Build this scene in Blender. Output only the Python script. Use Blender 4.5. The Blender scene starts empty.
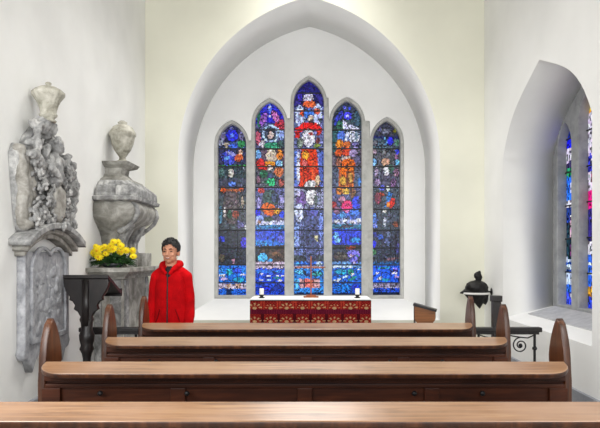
import bpy, bmesh, math, random
from mathutils import Vector, Matrix, noise
PI = math.pi
S = bpy.context.scene
COL = S.collection
CAMZ = 1.47

# ------------------------------------------------------------------ helpers
def lin(c):
    r = []
    for v in c[:3]:
        v = max(0.0, min(1.0, v / 255.0))
        r.append(v / 12.92 if v <= 0.04045 else ((v + 0.055) / 1.055) ** 2.4)
    return (r[0], r[1], r[2], 1.0)

def newmat(name):
    m = bpy.data.materials.new(name); m.use_nodes = True
    nt = m.node_tree; b = nt.nodes['Principled BSDF']
    return m, nt, b

def plain(name, c, rough=0.6, metal=0.0, spec=0.5, vary=0.0, scale=8, bump=0.0, bscale=40):
    m, nt, b = newmat(name)
    b.inputs['Base Color'].default_value = lin(c)
    b.inputs['Roughness'].default_value = rough
    b.inputs['Metallic'].default_value = metal
    b.inputs['Specular IOR Level'].default_value = spec
    tc = nt.nodes.new('ShaderNodeTexCoord')
    if vary > 0:
        n = nt.nodes.new('ShaderNodeTexNoise'); n.inputs['Scale'].default_value = scale
        n.inputs['Detail'].default_value = 6
        r = nt.nodes.new('ShaderNodeValToRGB')
        r.color_ramp.elements[0].position = .3; r.color_ramp.elements[1].position = .72
        r.color_ramp.elements[0].color = lin([v * (1 - vary) for v in c])
        r.color_ramp.elements[1].color = lin([min(255, v * (1 + vary * .5)) for v in c])
        nt.links.new(tc.outputs['Object'], n.inputs['Vector'])
        nt.links.new(n.outputs['Fac'], r.inputs['Fac'])
        nt.links.new(r.outputs['Color'], b.inputs['Base Color'])
    if bump > 0:
        n2 = nt.nodes.new('ShaderNodeTexNoise'); n2.inputs['Scale'].default_value = bscale
        n2.inputs['Detail'].default_value = 5
        bp = nt.nodes.new('ShaderNodeBump'); bp.inputs['Strength'].default_value = bump
        bp.inputs['Distance'].default_value = .02
        nt.links.new(tc.outputs['Object'], n2.inputs['Vector'])
        nt.links.new(n2.outputs['Fac'], bp.inputs['Height'])
        nt.links.new(bp.outputs['Normal'], b.inputs['Normal'])
    return m

def stone(name, c1, c2, c3, scale=6, rough=.75, bump=.3):
    m, nt, b = newmat(name)
    tc = nt.nodes.new('ShaderNodeTexCoord')
    n = nt.nodes.new('ShaderNodeTexNoise'); n.inputs['Scale'].default_value = scale
    n.inputs['Detail'].default_value = 8; n.inputs['Roughness'].default_value = .65
    n.inputs['Distortion'].default_value = .4
    r = nt.nodes.new('ShaderNodeValToRGB'); e = r.color_ramp.elements
    e[0].position = .3; e[0].color = lin(c1); e[1].position = .7; e[1].color = lin(c3)
    k = e.new(.5); k.color = lin(c2)
    bp = nt.nodes.new('ShaderNodeBump'); bp.inputs['Strength'].default_value = bump
    bp.inputs['Distance'].default_value = .02
    nt.links.new(tc.outputs['Object'], n.inputs['Vector'])
    nt.links.new(n.outputs['Fac'], r.inputs['Fac']); nt.links.new(r.outputs['Color'], b.inputs['Base Color'])
    nt.links.new(n.outputs['Fac'], bp.inputs['Height']); nt.links.new(bp.outputs['Normal'], b.inputs['Normal'])
    b.inputs['Roughness'].default_value = rough
    b.inputs['Specular IOR Level'].default_value = .3
    return m

def wood(name, c1, c2, c3, stretch=(1.2, 14, 14), rough=.35, spec=.5, wear=None, coat=0.0):
    m, nt, b = newmat(name)
    tc = nt.nodes.new('ShaderNodeTexCoord'); mp = nt.nodes.new('ShaderNodeMapping')
    mp.inputs['Scale'].default_value = stretch
    n = nt.nodes.new('ShaderNodeTexNoise'); n.inputs['Scale'].default_value = 2.2
    n.inputs['Detail'].default_value = 9; n.inputs['Roughness'].default_value = .62
    n.inputs['Distortion'].default_value = .8
    r = nt.nodes.new('ShaderNodeValToRGB'); e = r.color_ramp.elements
    e[0].position = .28; e[0].color = lin(c1); e[1].position = .74; e[1].color = lin(c3)
    k = e.new(.5); k.color = lin(c2)
    nt.links.new(tc.outputs['Object'], mp.inputs['Vector']); nt.links.new(mp.outputs['Vector'], n.inputs['Vector'])
    nt.links.new(n.outputs['Fac'], r.inputs['Fac'])
    out = r.outputs['Color']
    if wear:
        n3 = nt.nodes.new('ShaderNodeTexNoise'); n3.inputs['Scale'].default_value = 3.0
        n3.inputs['Detail'].default_value = 4
        r3 = nt.nodes.new('ShaderNodeValToRGB'); r3.color_ramp.elements[0].position = .45
        r3.color_ramp.elements[1].position = .7
        r3.color_ramp.elements[1].color = (.8, .8, .8, 1)
        mx = nt.nodes.new('ShaderNodeMixRGB'); mx.inputs['Color2'].default_value = lin(wear)
        nt.links.new(tc.outputs['Object'], n3.inputs['Vector'])
        nt.links.new(n3.outputs['Fac'], r3.inputs['Fac']); nt.links.new(r3.outputs['Color'], mx.inputs['Fac'])
        nt.links.new(out, mx.inputs['Color1']); out = mx.outputs['Color']
    nt.links.new(out, b.inputs['Base Color'])
    bp = nt.nodes.new('ShaderNodeBump'); bp.inputs['Strength'].default_value = .12
    bp.inputs['Distance'].default_value = .004
    nt.links.new(n.outputs['Fac'], bp.inputs['Height']); nt.links.new(bp.outputs['Normal'], b.inputs['Normal'])
    b.inputs['Roughness'].default_value = rough; b.inputs['Specular IOR Level'].default_value = spec
    b.inputs['Coat Weight'].default_value = coat; b.inputs['Coat Roughness'].default_value = .22
    return m

def facecol(name, rough=.8, glass=False):
    m, nt, b = newmat(name)
    a = nt.nodes.new('ShaderNodeVertexColor'); a.layer_name = 'Col'
    if glass:
        t = nt.nodes.new('ShaderNodeBsdfTranslucent')
        g = nt.nodes.new('ShaderNodeBsdfGlossy'); g.inputs['Roughness'].default_value = .25
        g.inputs['Color'].default_value = (.5, .5, .5, 1)
        mx = nt.nodes.new('ShaderNodeMixShader'); mx.inputs['Fac'].default_value = .03
        nt.links.new(a.outputs['Color'], t.inputs['Color'])
        nt.links.new(t.outputs[0], mx.inputs[1]); nt.links.new(g.outputs[0], mx.inputs[2])
        nt.links.new(mx.outputs[0], nt.nodes['Material Output'].inputs['Surface'])
    else:
        nt.links.new(a.outputs['Color'], b.inputs['Base Color'])
        b.inputs['Roughness'].default_value = rough
        b.inputs['Specular IOR Level'].default_value = .1
    return m

def link_mesh(name, me, mat, parent=None, smooth=False):
    o = bpy.data.objects.new(name, me); COL.objects.link(o)
    if mat is not None:
        for m_ in (mat if isinstance(mat, (list, tuple)) else [mat]): me.materials.append(m_)
    if smooth:
        for p in me.polygons: p.use_smooth = True
    if parent is not None: o.parent = parent
    return o

def obj(name, bm, mat, parent=None, smooth=False):
    bmesh.ops.recalc_face_normals(bm, faces=bm.faces[:])
    me = bpy.data.meshes.new(name); bm.to_mesh(me); bm.free()
    return link_mesh(name, me, mat, parent, smooth)

def tag(o, label=None, cat=None, group=None, kind=None):
    if label: o['label'] = label
    if cat: o['category'] = cat
    if group: o['group'] = group
    if kind: o['kind'] = kind
    return o

def empty(name, loc=(0, 0, 0), rz=0):
    o = bpy.data.objects.new(name, None); COL.objects.link(o)
    o.location = loc; o.rotation_euler = (0, 0, rz); o.empty_display_size = .1
    return o

def copy_tree(o, parent=None):
    c = o.copy(); COL.objects.link(c)
    if parent is not None:
        c.parent = parent; c.matrix_parent_inverse = o.matrix_parent_inverse.copy()
    for ch in list(o.children):
        copy_tree(ch, c)
    return c

def box(bm, x0, x1, y0, y1, z0, z1, bev=0.0):
    r = bmesh.ops.create_cube(bm, size=1)
    vs = r['verts']
    bmesh.ops.scale(bm, vec=(x1 - x0, y1 - y0, z1 - z0), verts=vs)
    bmesh.ops.translate(bm, vec=((x0 + x1) / 2, (y0 + y1) / 2, (z0 + z1) / 2), verts=vs)
    if bev > 0:
        es = list({e for v in vs for e in v.link_edges})
        bmesh.ops.bevel(bm, geom=es, offset=bev, segments=2, affect='EDGES', profile=.6)
    return vs

def tube(bm, pts, rad, n=10, caps=True):
    pts = [Vector(p) for p in pts]
    rads = rad if isinstance(rad, (list, tuple)) else [rad] * len(pts)
    rings = []
    ref = None
    for i, p in enumerate(pts):
        if i == 0: t = pts[1] - p
        elif i == len(pts) - 1: t = p - pts[i - 1]
        else: t = pts[i + 1] - pts[i - 1]
        t.normalize()
        if ref is None:
            ref = Vector((0, 0, 1)) if abs(t.z) < .9 else Vector((1, 0, 0))
        u = t.cross(ref).normalized(); v = t.cross(u).normalized(); ref = u.cross(t)
        rings.append([bm.verts.new(p + (u * math.cos(2 * PI * k / n) + v * math.sin(2 * PI * k / n)) * rads[i]) for k in range(n)])
    for a, b_ in zip(rings, rings[1:]):
        for k in range(n):
            bm.faces.new((a[k], a[(k + 1) % n], b_[(k + 1) % n], b_[k]))
    if caps:
        bm.faces.new(rings[0][::-1]); bm.faces.new(rings[-1])

def lathe(bm, prof, cx=0, cy=0, n=24, flute=0, amp=0.0, fz=None):
    rings = []
    for (r, z) in prof:
        ring = []
        for k in range(n):
            a = 2 * PI * k / n
            rr = r
            if flute and (fz is None or fz[0] <= z <= fz[1]): rr = r * (1 + amp * abs(math.sin(flute * a / 2)))
            ring.append(bm.verts.new((cx + rr * math.cos(a), cy + rr * math.sin(a), z)))
        rings.append(ring)
    for a, b_ in zip(rings, rings[1:]):
        for k in range(n):
            bm.faces.new((a[k], a[(k + 1) % n], b_[(k + 1) % n], b_[k]))
    bm.faces.new(rings[0][::-1]); bm.faces.new(rings[-1])

def ell(bm, c, r, rot=None, sub=2):
    res = bmesh.ops.create_icosphere(bm, subdivisions=sub, radius=1)
    vs = res['verts']
    rr = r if isinstance(r, (list, tuple)) else (r, r, r)
    M = Matrix.Translation(Vector(c))
    if rot: M = M @ Matrix.Rotation(rot[2], 4, 'Z') @ Matrix.Rotation(rot[1], 4, 'Y') @ Matrix.Rotation(rot[0], 4, 'X')
    M = M @ Matrix.Diagonal((rr[0], rr[1], rr[2], 1))
    bmesh.ops.transform(bm, matrix=M, verts=vs)
    return vs

def chain(bm, pts, rads, n=7, flat=None):
    for i in range(len(pts) - 1):
        a, b_ = Vector(pts[i]), Vector(pts[i + 1])
        for k in range(n + 1):
            t = k / n; p = a.lerp(b_, t); r = rads[i] * (1 - t) + rads[i + 1] * t
            if flat: ell(bm, p, (r * flat[0], r * flat[1], r * flat[2]))
            else: ell(bm, p, r)

def evalmesh(o):
    bpy.context.view_layer.update()
    dg = bpy.context.evaluated_depsgraph_get()
    return bpy.data.meshes.new_from_object(o.evaluated_get(dg), depsgraph=dg)

def fuse(name, bm, mat, parent=None, voxel=.008, smooth=4, disp=0.0, dscale=30):
    me = bpy.data.meshes.new(name + '_src'); bm.to_mesh(me); bm.free()
    t = bpy.data.objects.new(name + '_src', me); COL.objects.link(t)
    m = t.modifiers.new('r', 'REMESH'); m.mode = 'VOXEL'; m.voxel_size = voxel; m.use_smooth_shade = True
    if smooth:
        s = t.modifiers.new('s', 'SMOOTH'); s.iterations = smooth; s.factor = .5
    out = evalmesh(t); out.name = name
    bpy.data.objects.remove(t)
    if disp:
        out.update()
        ns = [v.normal.copy() for v in out.vertices]
        for v, nn in zip(out.vertices, ns):
            v.co = v.co + nn * disp * noise.noise(v.co * dscale)
    return link_mesh(name, out, mat, parent, True)

def plate(name, loops, thick, M, mat, parent=None, bevel=0.0, extra_mats=None):
    """loops: 2-D outlines (first outer, others holes); solid from w=0 to w=thick, then matrix M"""
    cu = bpy.data.curves.new(name, 'CURVE'); cu.dimensions = '2D'; cu.fill_mode = 'BOTH'
    for lp in loops:
        s = cu.splines.new('POLY'); s.points.add(len(lp) - 1)
        for i, p in enumerate(lp): s.points[i].co = (p[0], p[1], 0, 1)
        s.use_cyclic_u = True
    cu.extrude = max(thick / 2 - bevel, 0.0001)
    if bevel > 0:
        cu.bevel_depth = bevel; cu.bevel_resolution = 1; cu.offset = -bevel
    t = bpy.data.objects.new('tmp', cu); COL.objects.link(t)
    me = evalmesh(t); bpy.data.objects.remove(t); bpy.data.curves.remove(cu)
    me.name = name
    bm = bmesh.new(); bm.from_mesh(me); bpy.data.meshes.remove(me)
    bmesh.ops.remove_doubles(bm, verts=bm.verts[:], dist=1e-5)
    bmesh.ops.translate(bm, vec=(0, 0, thick / 2), verts=bm.verts[:])
    bm.transform(M)
    bmesh.ops.recalc_face_normals(bm, faces=bm.faces[:])
    for f in bm.faces: f.material_index = 0
    me = bpy.data.meshes.new(name); bm.to_mesh(me); bm.free()
    return link_mesh(name, me, mat, parent)

def M_XZ(y):   # (u,v,w) -> (x=u, z=v, y=y+w)
    return Matrix(((1, 0, 0, 0), (0, 0, 1, y), (0, 1, 0, 0), (0, 0, 0, 1)))
def M_YZ(x):   # (u,v,w) -> (y=u, z=v, x=x+w)
    return Matrix(((0, 0, 1, x), (1, 0, 0, 0), (0, 1, 0, 0), (0, 0, 0, 1)))
def M_XY(z):
    return Matrix.Translation((0, 0, z))

def arch(cx, hw, zb, zs, e, n=14):
    """pointed arch outline, counter-clockwise from bottom left"""
    R = hw + e; rise = math.sqrt(R * R - e * e)
    pts = [(cx - hw, zb), (cx + hw, zb), (cx + hw, zs)]
    a1 = math.atan2(rise, e)
    for k in range(1, n):
        a = a1 * k / n; pts.append((cx - e + R * math.cos(a), zs + R * math.sin(a)))
    pts.append((cx, zs + rise))
    for k in range(n - 1, 0, -1):
        a = a1 * k / n; pts.append((cx + e - R * math.cos(a), zs + R * math.sin(a)))
    pts.append((cx - hw, zs))
    return pts

def inside(p, poly):
    x, y = p; c = False; n = len(poly); j = n - 1
    for i in range(n):
        xi, yi = poly[i]; xj, yj = poly[j]
        if (yi > y) != (yj > y) and x < (xj - xi) * (y - yi) / (yj - yi) + xi: c = not c
        j = i
    return c

# ------------------------------------------------------------------ materials
m_plaster = plain('white_plaster', (240, 240, 238), .9, vary=.03, scale=1.4, bump=.12, bscale=5, spec=.1)
m_plaster_l = plain('grey_white_plaster', (238, 238, 235), .9, vary=.04, scale=1.6, bump=.22, bscale=5, spec=.1)
m_cream = plain('cream_plaster', (232, 231, 215), .9, vary=.03, scale=1.3, bump=.2, bscale=4, spec=.1)
m_reveal = plain('reveal_plaster', (236, 236, 234), .9, vary=.02, scale=2, bump=.1, bscale=6, spec=.1)
m_ceiling = plain('ceiling_plaster', (225, 222, 212), .9, vary=.03, scale=2, bump=.1)
m_winstone = stone('window_stone', (158, 158, 154), (180, 180, 176), (194, 194, 190), scale=9, bump=.15)
m_winstone_backlit = stone('backlit_side_stone', (140, 142, 144), (158, 160, 162), (172, 173, 174), scale=9, bump=.15)  # greys darkened to put the backlit frame's shade into the colour
m_slab = stone('sill_stone', (160, 162, 165), (180, 181, 184), (196, 196, 198), scale=10, bump=.2)
m_monu = stone('monument_marble', (106, 104, 97), (156, 154, 147), (204, 202, 195), scale=7, bump=.35)
m_carve = stone('carved_marble', (92, 92, 92), (148, 148, 147), (204, 203, 200), scale=11, bump=.4)
m_carve_tan = stone('weathered_marble', (102, 98, 90), (154, 151, 144), (196, 194, 188), scale=9, bump=.4)
m_panel = stone('inscribed_marble', (120, 122, 126), (158, 159, 163), (188, 189, 192), scale=13, bump=.5)
m_urn = stone('urn_stone', (120, 117, 104), (176, 173, 160), (212, 209, 198), scale=12, bump=.35)
m_plinth = stone('grey_plinth_stone', (118, 122, 130), (140, 143, 150), (160, 162, 168), scale=5, bump=.2)
m_ledge = wood('honey_ledge_oak', (88, 58, 34), (138, 98, 64), (172, 134, 96), stretch=(.9, 16, 16), rough=.3, wear=(160, 124, 96), coat=1.0)
m_dark = wood('dark_pew_oak', (34, 13, 5), (62, 28, 12), (88, 44, 22), stretch=(1, 12, 12), rough=.45, spec=.3)
m_end = wood('pew_end_oak', (44, 22, 10), (82, 44, 21), (116, 66, 34), stretch=(10, 10, 1.2), rough=.32, coat=.2)
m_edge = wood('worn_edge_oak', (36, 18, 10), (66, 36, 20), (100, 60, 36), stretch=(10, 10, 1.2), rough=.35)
m_black_wood = wood('near_black_wood', (12, 9, 9), (24, 19, 19), (42, 34, 32), stretch=(8, 8, 2), rough=.4)
m_iron = plain('black_iron', (26, 25, 26), .45, metal=.4)
m_helm = plain('blackened_helmet_metal', (20, 18, 18), .5, metal=.3, vary=.3, scale=14, bump=.3, bscale=25)
m_whitepaint = plain('white_strip_paint', (228, 226, 222), .6)
m_cloth = plain('white_altar_linen', (240, 240, 238), .9, bump=.1, bscale=60)
m_wax = plain('white_wax', (245, 243, 235), .5)
m_cross = wood('orange_cross_wood', (116, 54, 18), (152, 76, 26), (180, 98, 38), stretch=(6, 6, 2), rough=.35)
m_bar = plain('lead_bar', (14, 15, 20), .6)
m_skin = plain('skin', (204, 144, 114), .5, vary=.05, scale=20)
m_hair = plain('black_hair', (9, 8, 8), .6, bump=.6, bscale=120)
m_red = plain('red_jacket_fleece', (196, 10, 18), .95, vary=.14, scale=9, bump=.25, bscale=22, spec=.1)
m_redd = plain('dark_red_seam', (120, 8, 14), .9, spec=.1)
m_zip = plain('dark_zip', (48, 14, 16), .5)
m_shirt = plain('dark_shirt', (36, 32, 36), .9)
m_jeans = plain('dark_blue_denim', (38, 44, 62), .9, vary=.15, scale=14, bump=.2)
m_shoe = plain('black_shoe', (24, 24, 26), .5)
m_eye = plain('dark_eye', (24, 16, 14), .25)
m_lip = plain('lip', (166, 88, 80), .5)
m_teeth = plain('teeth', (232, 226, 216), .4)
m_yellow = plain('yellow_petal', (250, 222, 12), .7, vary=.08, scale=30)
m_yellowc = plain('yellow_flower_centre', (226, 170, 10), .8)
m_leaf = plain('dark_green_leaf', (34, 74, 26), .6, vary=.3, scale=20)
m_stemg = plain('green_stem', (60, 100, 40), .6)
m_bowl = plain('dark_bowl', (40, 44, 46), .35)
m_glass = facecol('stained_glass', glass=True)
m_damask = facecol('red_damask', .85)
m_seat = wood('seat_oak', (64, 34, 18), (96, 56, 30), (126, 80, 46), rough=.35)
# stone floor of slabs
m_floor, nt, b = newmat('stone_floor')
tc = nt.nodes.new('ShaderNodeTexCoord'); br = nt.nodes.new('ShaderNodeTexBrick')
br.inputs['Scale'].default_value = 1.0; br.inputs['Brick Width'].default_value = .8; br.inputs['Row Height'].default_value = .55
br.inputs['Mortar Size'].default_value = .008
br.inputs['Color1'].default_value = lin((178, 177, 172)); br.inputs['Color2'].default_value = lin((164, 164, 160)); br.inputs['Mortar'].default_value = lin((84, 84, 82))
nt.links.new(tc.outputs['Object'], br.inputs['Vector']); nt.links.new(br.outputs['Color'], b.inputs['Base Color'])
b.inputs['Roughness'].default_value = .6

# ------------------------------------------------------------------ the setting
XL, XR, YB, YW = -1.99, 2.08, 7.2, 8.14
YN, ZC = -2.5, 5.3
bm = bmesh.new(); box(bm, XL - .5, XR + .8, YN, YW + .2, -.2, 0); tag(obj('floor', bm, m_floor), kind='structure')
bm = bmesh.new(); box(bm, XL - .5, XR + .8, YN, YW + .2, ZC, ZC + .2); tag(obj('ceiling', bm, m_ceiling), kind='structure')
bm = bmesh.new(); box(bm, XL - .4, XL, YN, YW + .2, 0, ZC); tag(obj('wall_left', bm, m_plaster_l), kind='structure')
# back wall with the great pointed recess
BIG = arch(-.024, 1.573, .70, 2.622, .432, 26)
o = plate('wall_back', [[(XL, 0), (XR, 0), (XR, ZC), (XL, ZC)], BIG], YW - YB, M_XZ(YB), [m_cream, m_reveal])
for p in o.data.polygons:
    if not (abs(p.normal.y) > .9 and p.center.y < YB + .01): p.material_index = 1
tag(o, kind='structure')
# right wall with the side recess
def side_arch(c, hw, zb, zt, n=16):
    f = lambda t: zt - (.43 * t + .30 * t ** 5)
    pts = [(c - hw, zb), (c + hw, zb)]
    for k in range(n, -1, -1): pts.append((c + hw * k / n, f(k / n)))
    for k in range(1, n + 1): pts.append((c - hw * k / n, f(k / n)))
    return pts
XS = 2.62
SIDE = side_arch(5.47, 1.03, .80, 3.26)
o = plate('wall_right', [[(YN, 0), (YW + .2, 0), (YW + .2, ZC), (YN, ZC)], SIDE], XS - XR, M_YZ(XR), [m_plaster, m_reveal])
for p in o.data.polygons:
    if not (abs(p.normal.x) > .9): p.material_index = 1
tag(o, kind='structure')
bm = bmesh.new(); box(bm, XL, XL + .03, YN, YB, 0, .45, .006); tag(obj('baseboard_left', bm, m_plinth), kind='structure')
bm = bmesh.new(); box(bm, XR - .03, XR, YN, YB, 0, .43, .006); tag(obj('baseboard_right', bm, m_plinth), kind='structure')

# ------------------------------------------------------------------ stained glass
def glass_mesh(name, outline, paint, cell, conv, M, parent, seed):
    """irregular quads of glass clipped by an outline, coloured piece by piece"""
    rnd = random.Random(seed)
    u0 = min(p[0] for p in outline); u1 = max(p[0] for p in outline)
    v0 = min(p[1] for p in outline); v1 = max(p[1] for p in outline)
    nu = max(3, round((u1 - u0) / cell)); nv = round((v1 - v0) / cell)
    bm = bmesh.new(); g = {}
    for j in range(nv + 2):
        for i in range(nu + 1):
            ju = 0 if i in (0, nu) else rnd.uniform(-.32, .32) * cell
            jv = 0 if j == 0 else rnd.uniform(-.32, .32) * cell
            g[i, j] = bm.verts.new((u0 + (u1 - u0) * i / nu + ju, v0 + cell * j + jv, 0))
    cols = []
    cu = (u0 + u1) / 2
    for j in range(nv + 1):
        for i in range(nu):
            c = sum((g[a].co for a in ((i, j), (i + 1, j), (i + 1, j + 1), (i, j + 1))), Vector()) / 4
            if not inside((c.x + (cu - c.x) * .0, c.y - cell * .2), outline): continue
            bm.faces.new((g[i, j], g[i + 1, j], g[i + 1, j + 1], g[i, j + 1]))
            x, y = conv(c.x, c.y)
            col = paint(x + rnd.gauss(0, .2), y + rnd.gauss(0, .2))
            k = rnd.gauss(1.0, .10)
            if rnd.random() < .07: k *= .45
            elif rnd.random() < .05: k *= 1.35
            nn = noise.noise(Vector((x * .42, y * .42, seed)))
            k *= 1 + .5 * nn
            if abs(noise.noise(Vector((x * .22 + 40, y * .22, seed + 3)))) < .045: k *= .4
            col = [max(0, min(255, v * k + rnd.gauss(0, 5))) for v in col]
            cols.append(lin(col))
    bmesh.ops.delete(bm, geom=[v for v in bm.verts if not v.link_faces], context='VERTS')
    bm.transform(M)
    me = bpy.data.meshes.new(name); bm.to_mesh(me); bm.free()
    a = me.color_attributes.new('Col', 'FLOAT_COLOR', 'CORNER')
    for p, c in zip(me.polygons, cols):
        for li in p.loop_indices: a.data[li].color = c
    return link_mesh(name, me, m_glass, parent)

def painter(bands, shapes):
    def f(x, y):
        c = bands[-1][1]
        for yb, col in bands:
            if y < yb: c = col; break
        for s in shapes:
            if s[0] == 'e':
                _, cx, cy, rx, ry, col = s[:6]
                dx, dy = x - cx, y - cy
                if len(s) > 6:
                    a = s[6]; dx, dy = dx * math.cos(a) + dy * math.sin(a), -dx * math.sin(a) + dy * math.cos(a)
                q = (dx / rx) ** 2 + (dy / ry) ** 2
                if q < 1: c = col
                elif rx > 2.2 and ry > 2.2 and q < (1 + .55 / min(rx, ry)) ** 2: c = [v * .62 for v in c]
            elif s[0] == 'p':
                if inside((x, y), s[1]): c = s[2]
            elif s[0] == 'r':
                if s[1] <= x <= s[2] and s[3] <= y <= s[4]: c = s[5]
        return c
    return f

WH = (232, 228, 240)
P1 = painter(
    [(141, (48, 50, 92)), (148, (62, 80, 130)), (166, (52, 54, 92)), (178, (52, 66, 74)), (192, (66, 70, 90)), (230, (66, 74, 84)),
     (265, (46, 52, 66)), (284, (38, 112, 222)), (289, (188, 172, 192)), (300, (40, 104, 220))],
    [('e', 222, 135, 3, 5, (122, 118, 160)), ('e', 241, 135, 3, 5, (118, 112, 160)), ('e', 231, 129, 2, 3, (120, 120, 180)), ('e', 231.3, 134.5, 6, 6, (40, 46, 206)), ('e', 231.5, 134.5, 2, 2, (112, 140, 255)),
     ('e', 220, 142, 2.5, 3.5, (150, 152, 172)), ('e', 226, 144, 3, 2.4, (172, 158, 140)), ('e', 241, 143, 4, 3.6, (52, 140, 84)), ('e', 233, 145, 5, 2, (60, 96, 214)),
     ('e', 228, 157, 7, 7.5, (64, 76, 200)), ('e', 231, 153, 7, 1.8, (150, 150, 222), .4), ('e', 226, 157, 3.4, 1.8, (104, 160, 240)), ('e', 238, 157, 4.5, 3.6, (200, 88, 48), -.5), ('e', 240, 151, 2, 2.5, (200, 150, 130)),
     ('r', 218, 247, 164.4, 166, (40, 112, 60)), ('e', 230.5, 172.5, 2.6, 4.2, (216, 208, 200)), ('e', 243.3, 168, 1.2, 1.6, (200, 215, 240)), ('e', 221, 172, 2.5, 5, (80, 112, 110)),
     ('e', 231.5, 184, 4, 3, (84, 122, 226)), ('e', 231, 205, 8, 19, (92, 80, 84)), ('r', 222, 242, 188.6, 191, (158, 84, 50)), ('e', 222.5, 189, 2.7, 3, (222, 84, 24)), ('e', 240, 188, 2, 2, (190, 70, 40)),
     ('e', 219.5, 215, 2.4, 9, (66, 110, 132)), ('e', 223.6, 212, 1.2, 5, (206, 200, 196)), ('e', 242, 202, 1.4, 6, (168, 152, 132)), ('e', 235, 214, 3, 4, (140, 62, 46)), ('e', 228.5, 214, 2.6, 4.5, (48, 90, 70)),
     ('e', 244.8, 227, 1.2, 3, (224, 226, 238)), ('e', 240, 224, 4, 4, (84, 84, 130)), ('e', 221, 239, 3, 3, (46, 62, 200)), ('e', 243, 243, 3, 6, (62, 52, 206)), ('e', 232.5, 261, 1.3, 3.5, (150, 112, 130)),
     ('e', 221, 258, 3, 4, (84, 74, 62)), ('r', 218, 222, 268, 274, (60, 140, 240)), ('e', 229, 272, 2.8, 3, (48, 186, 206)), ('e', 236, 271, 4, 3, (56, 92, 246)), ('e', 244, 271, 2.5, 2, (40, 130, 230)), ('e', 222, 275.6, 4, .9, WH), ('e', 242.5, 274.8, 3.4, .9, WH),
     ('e', 222, 279, 5, 1, (200, 180, 230)), ('e', 238, 280, 6, 2.4, (36, 150, 190)), ('r', 226, 230, 284, 288, (176, 142, 120)), ('r', 235, 240, 284, 288, (186, 150, 132)), ('r', 226, 231, 289, 296, (24, 50, 92))])
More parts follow.
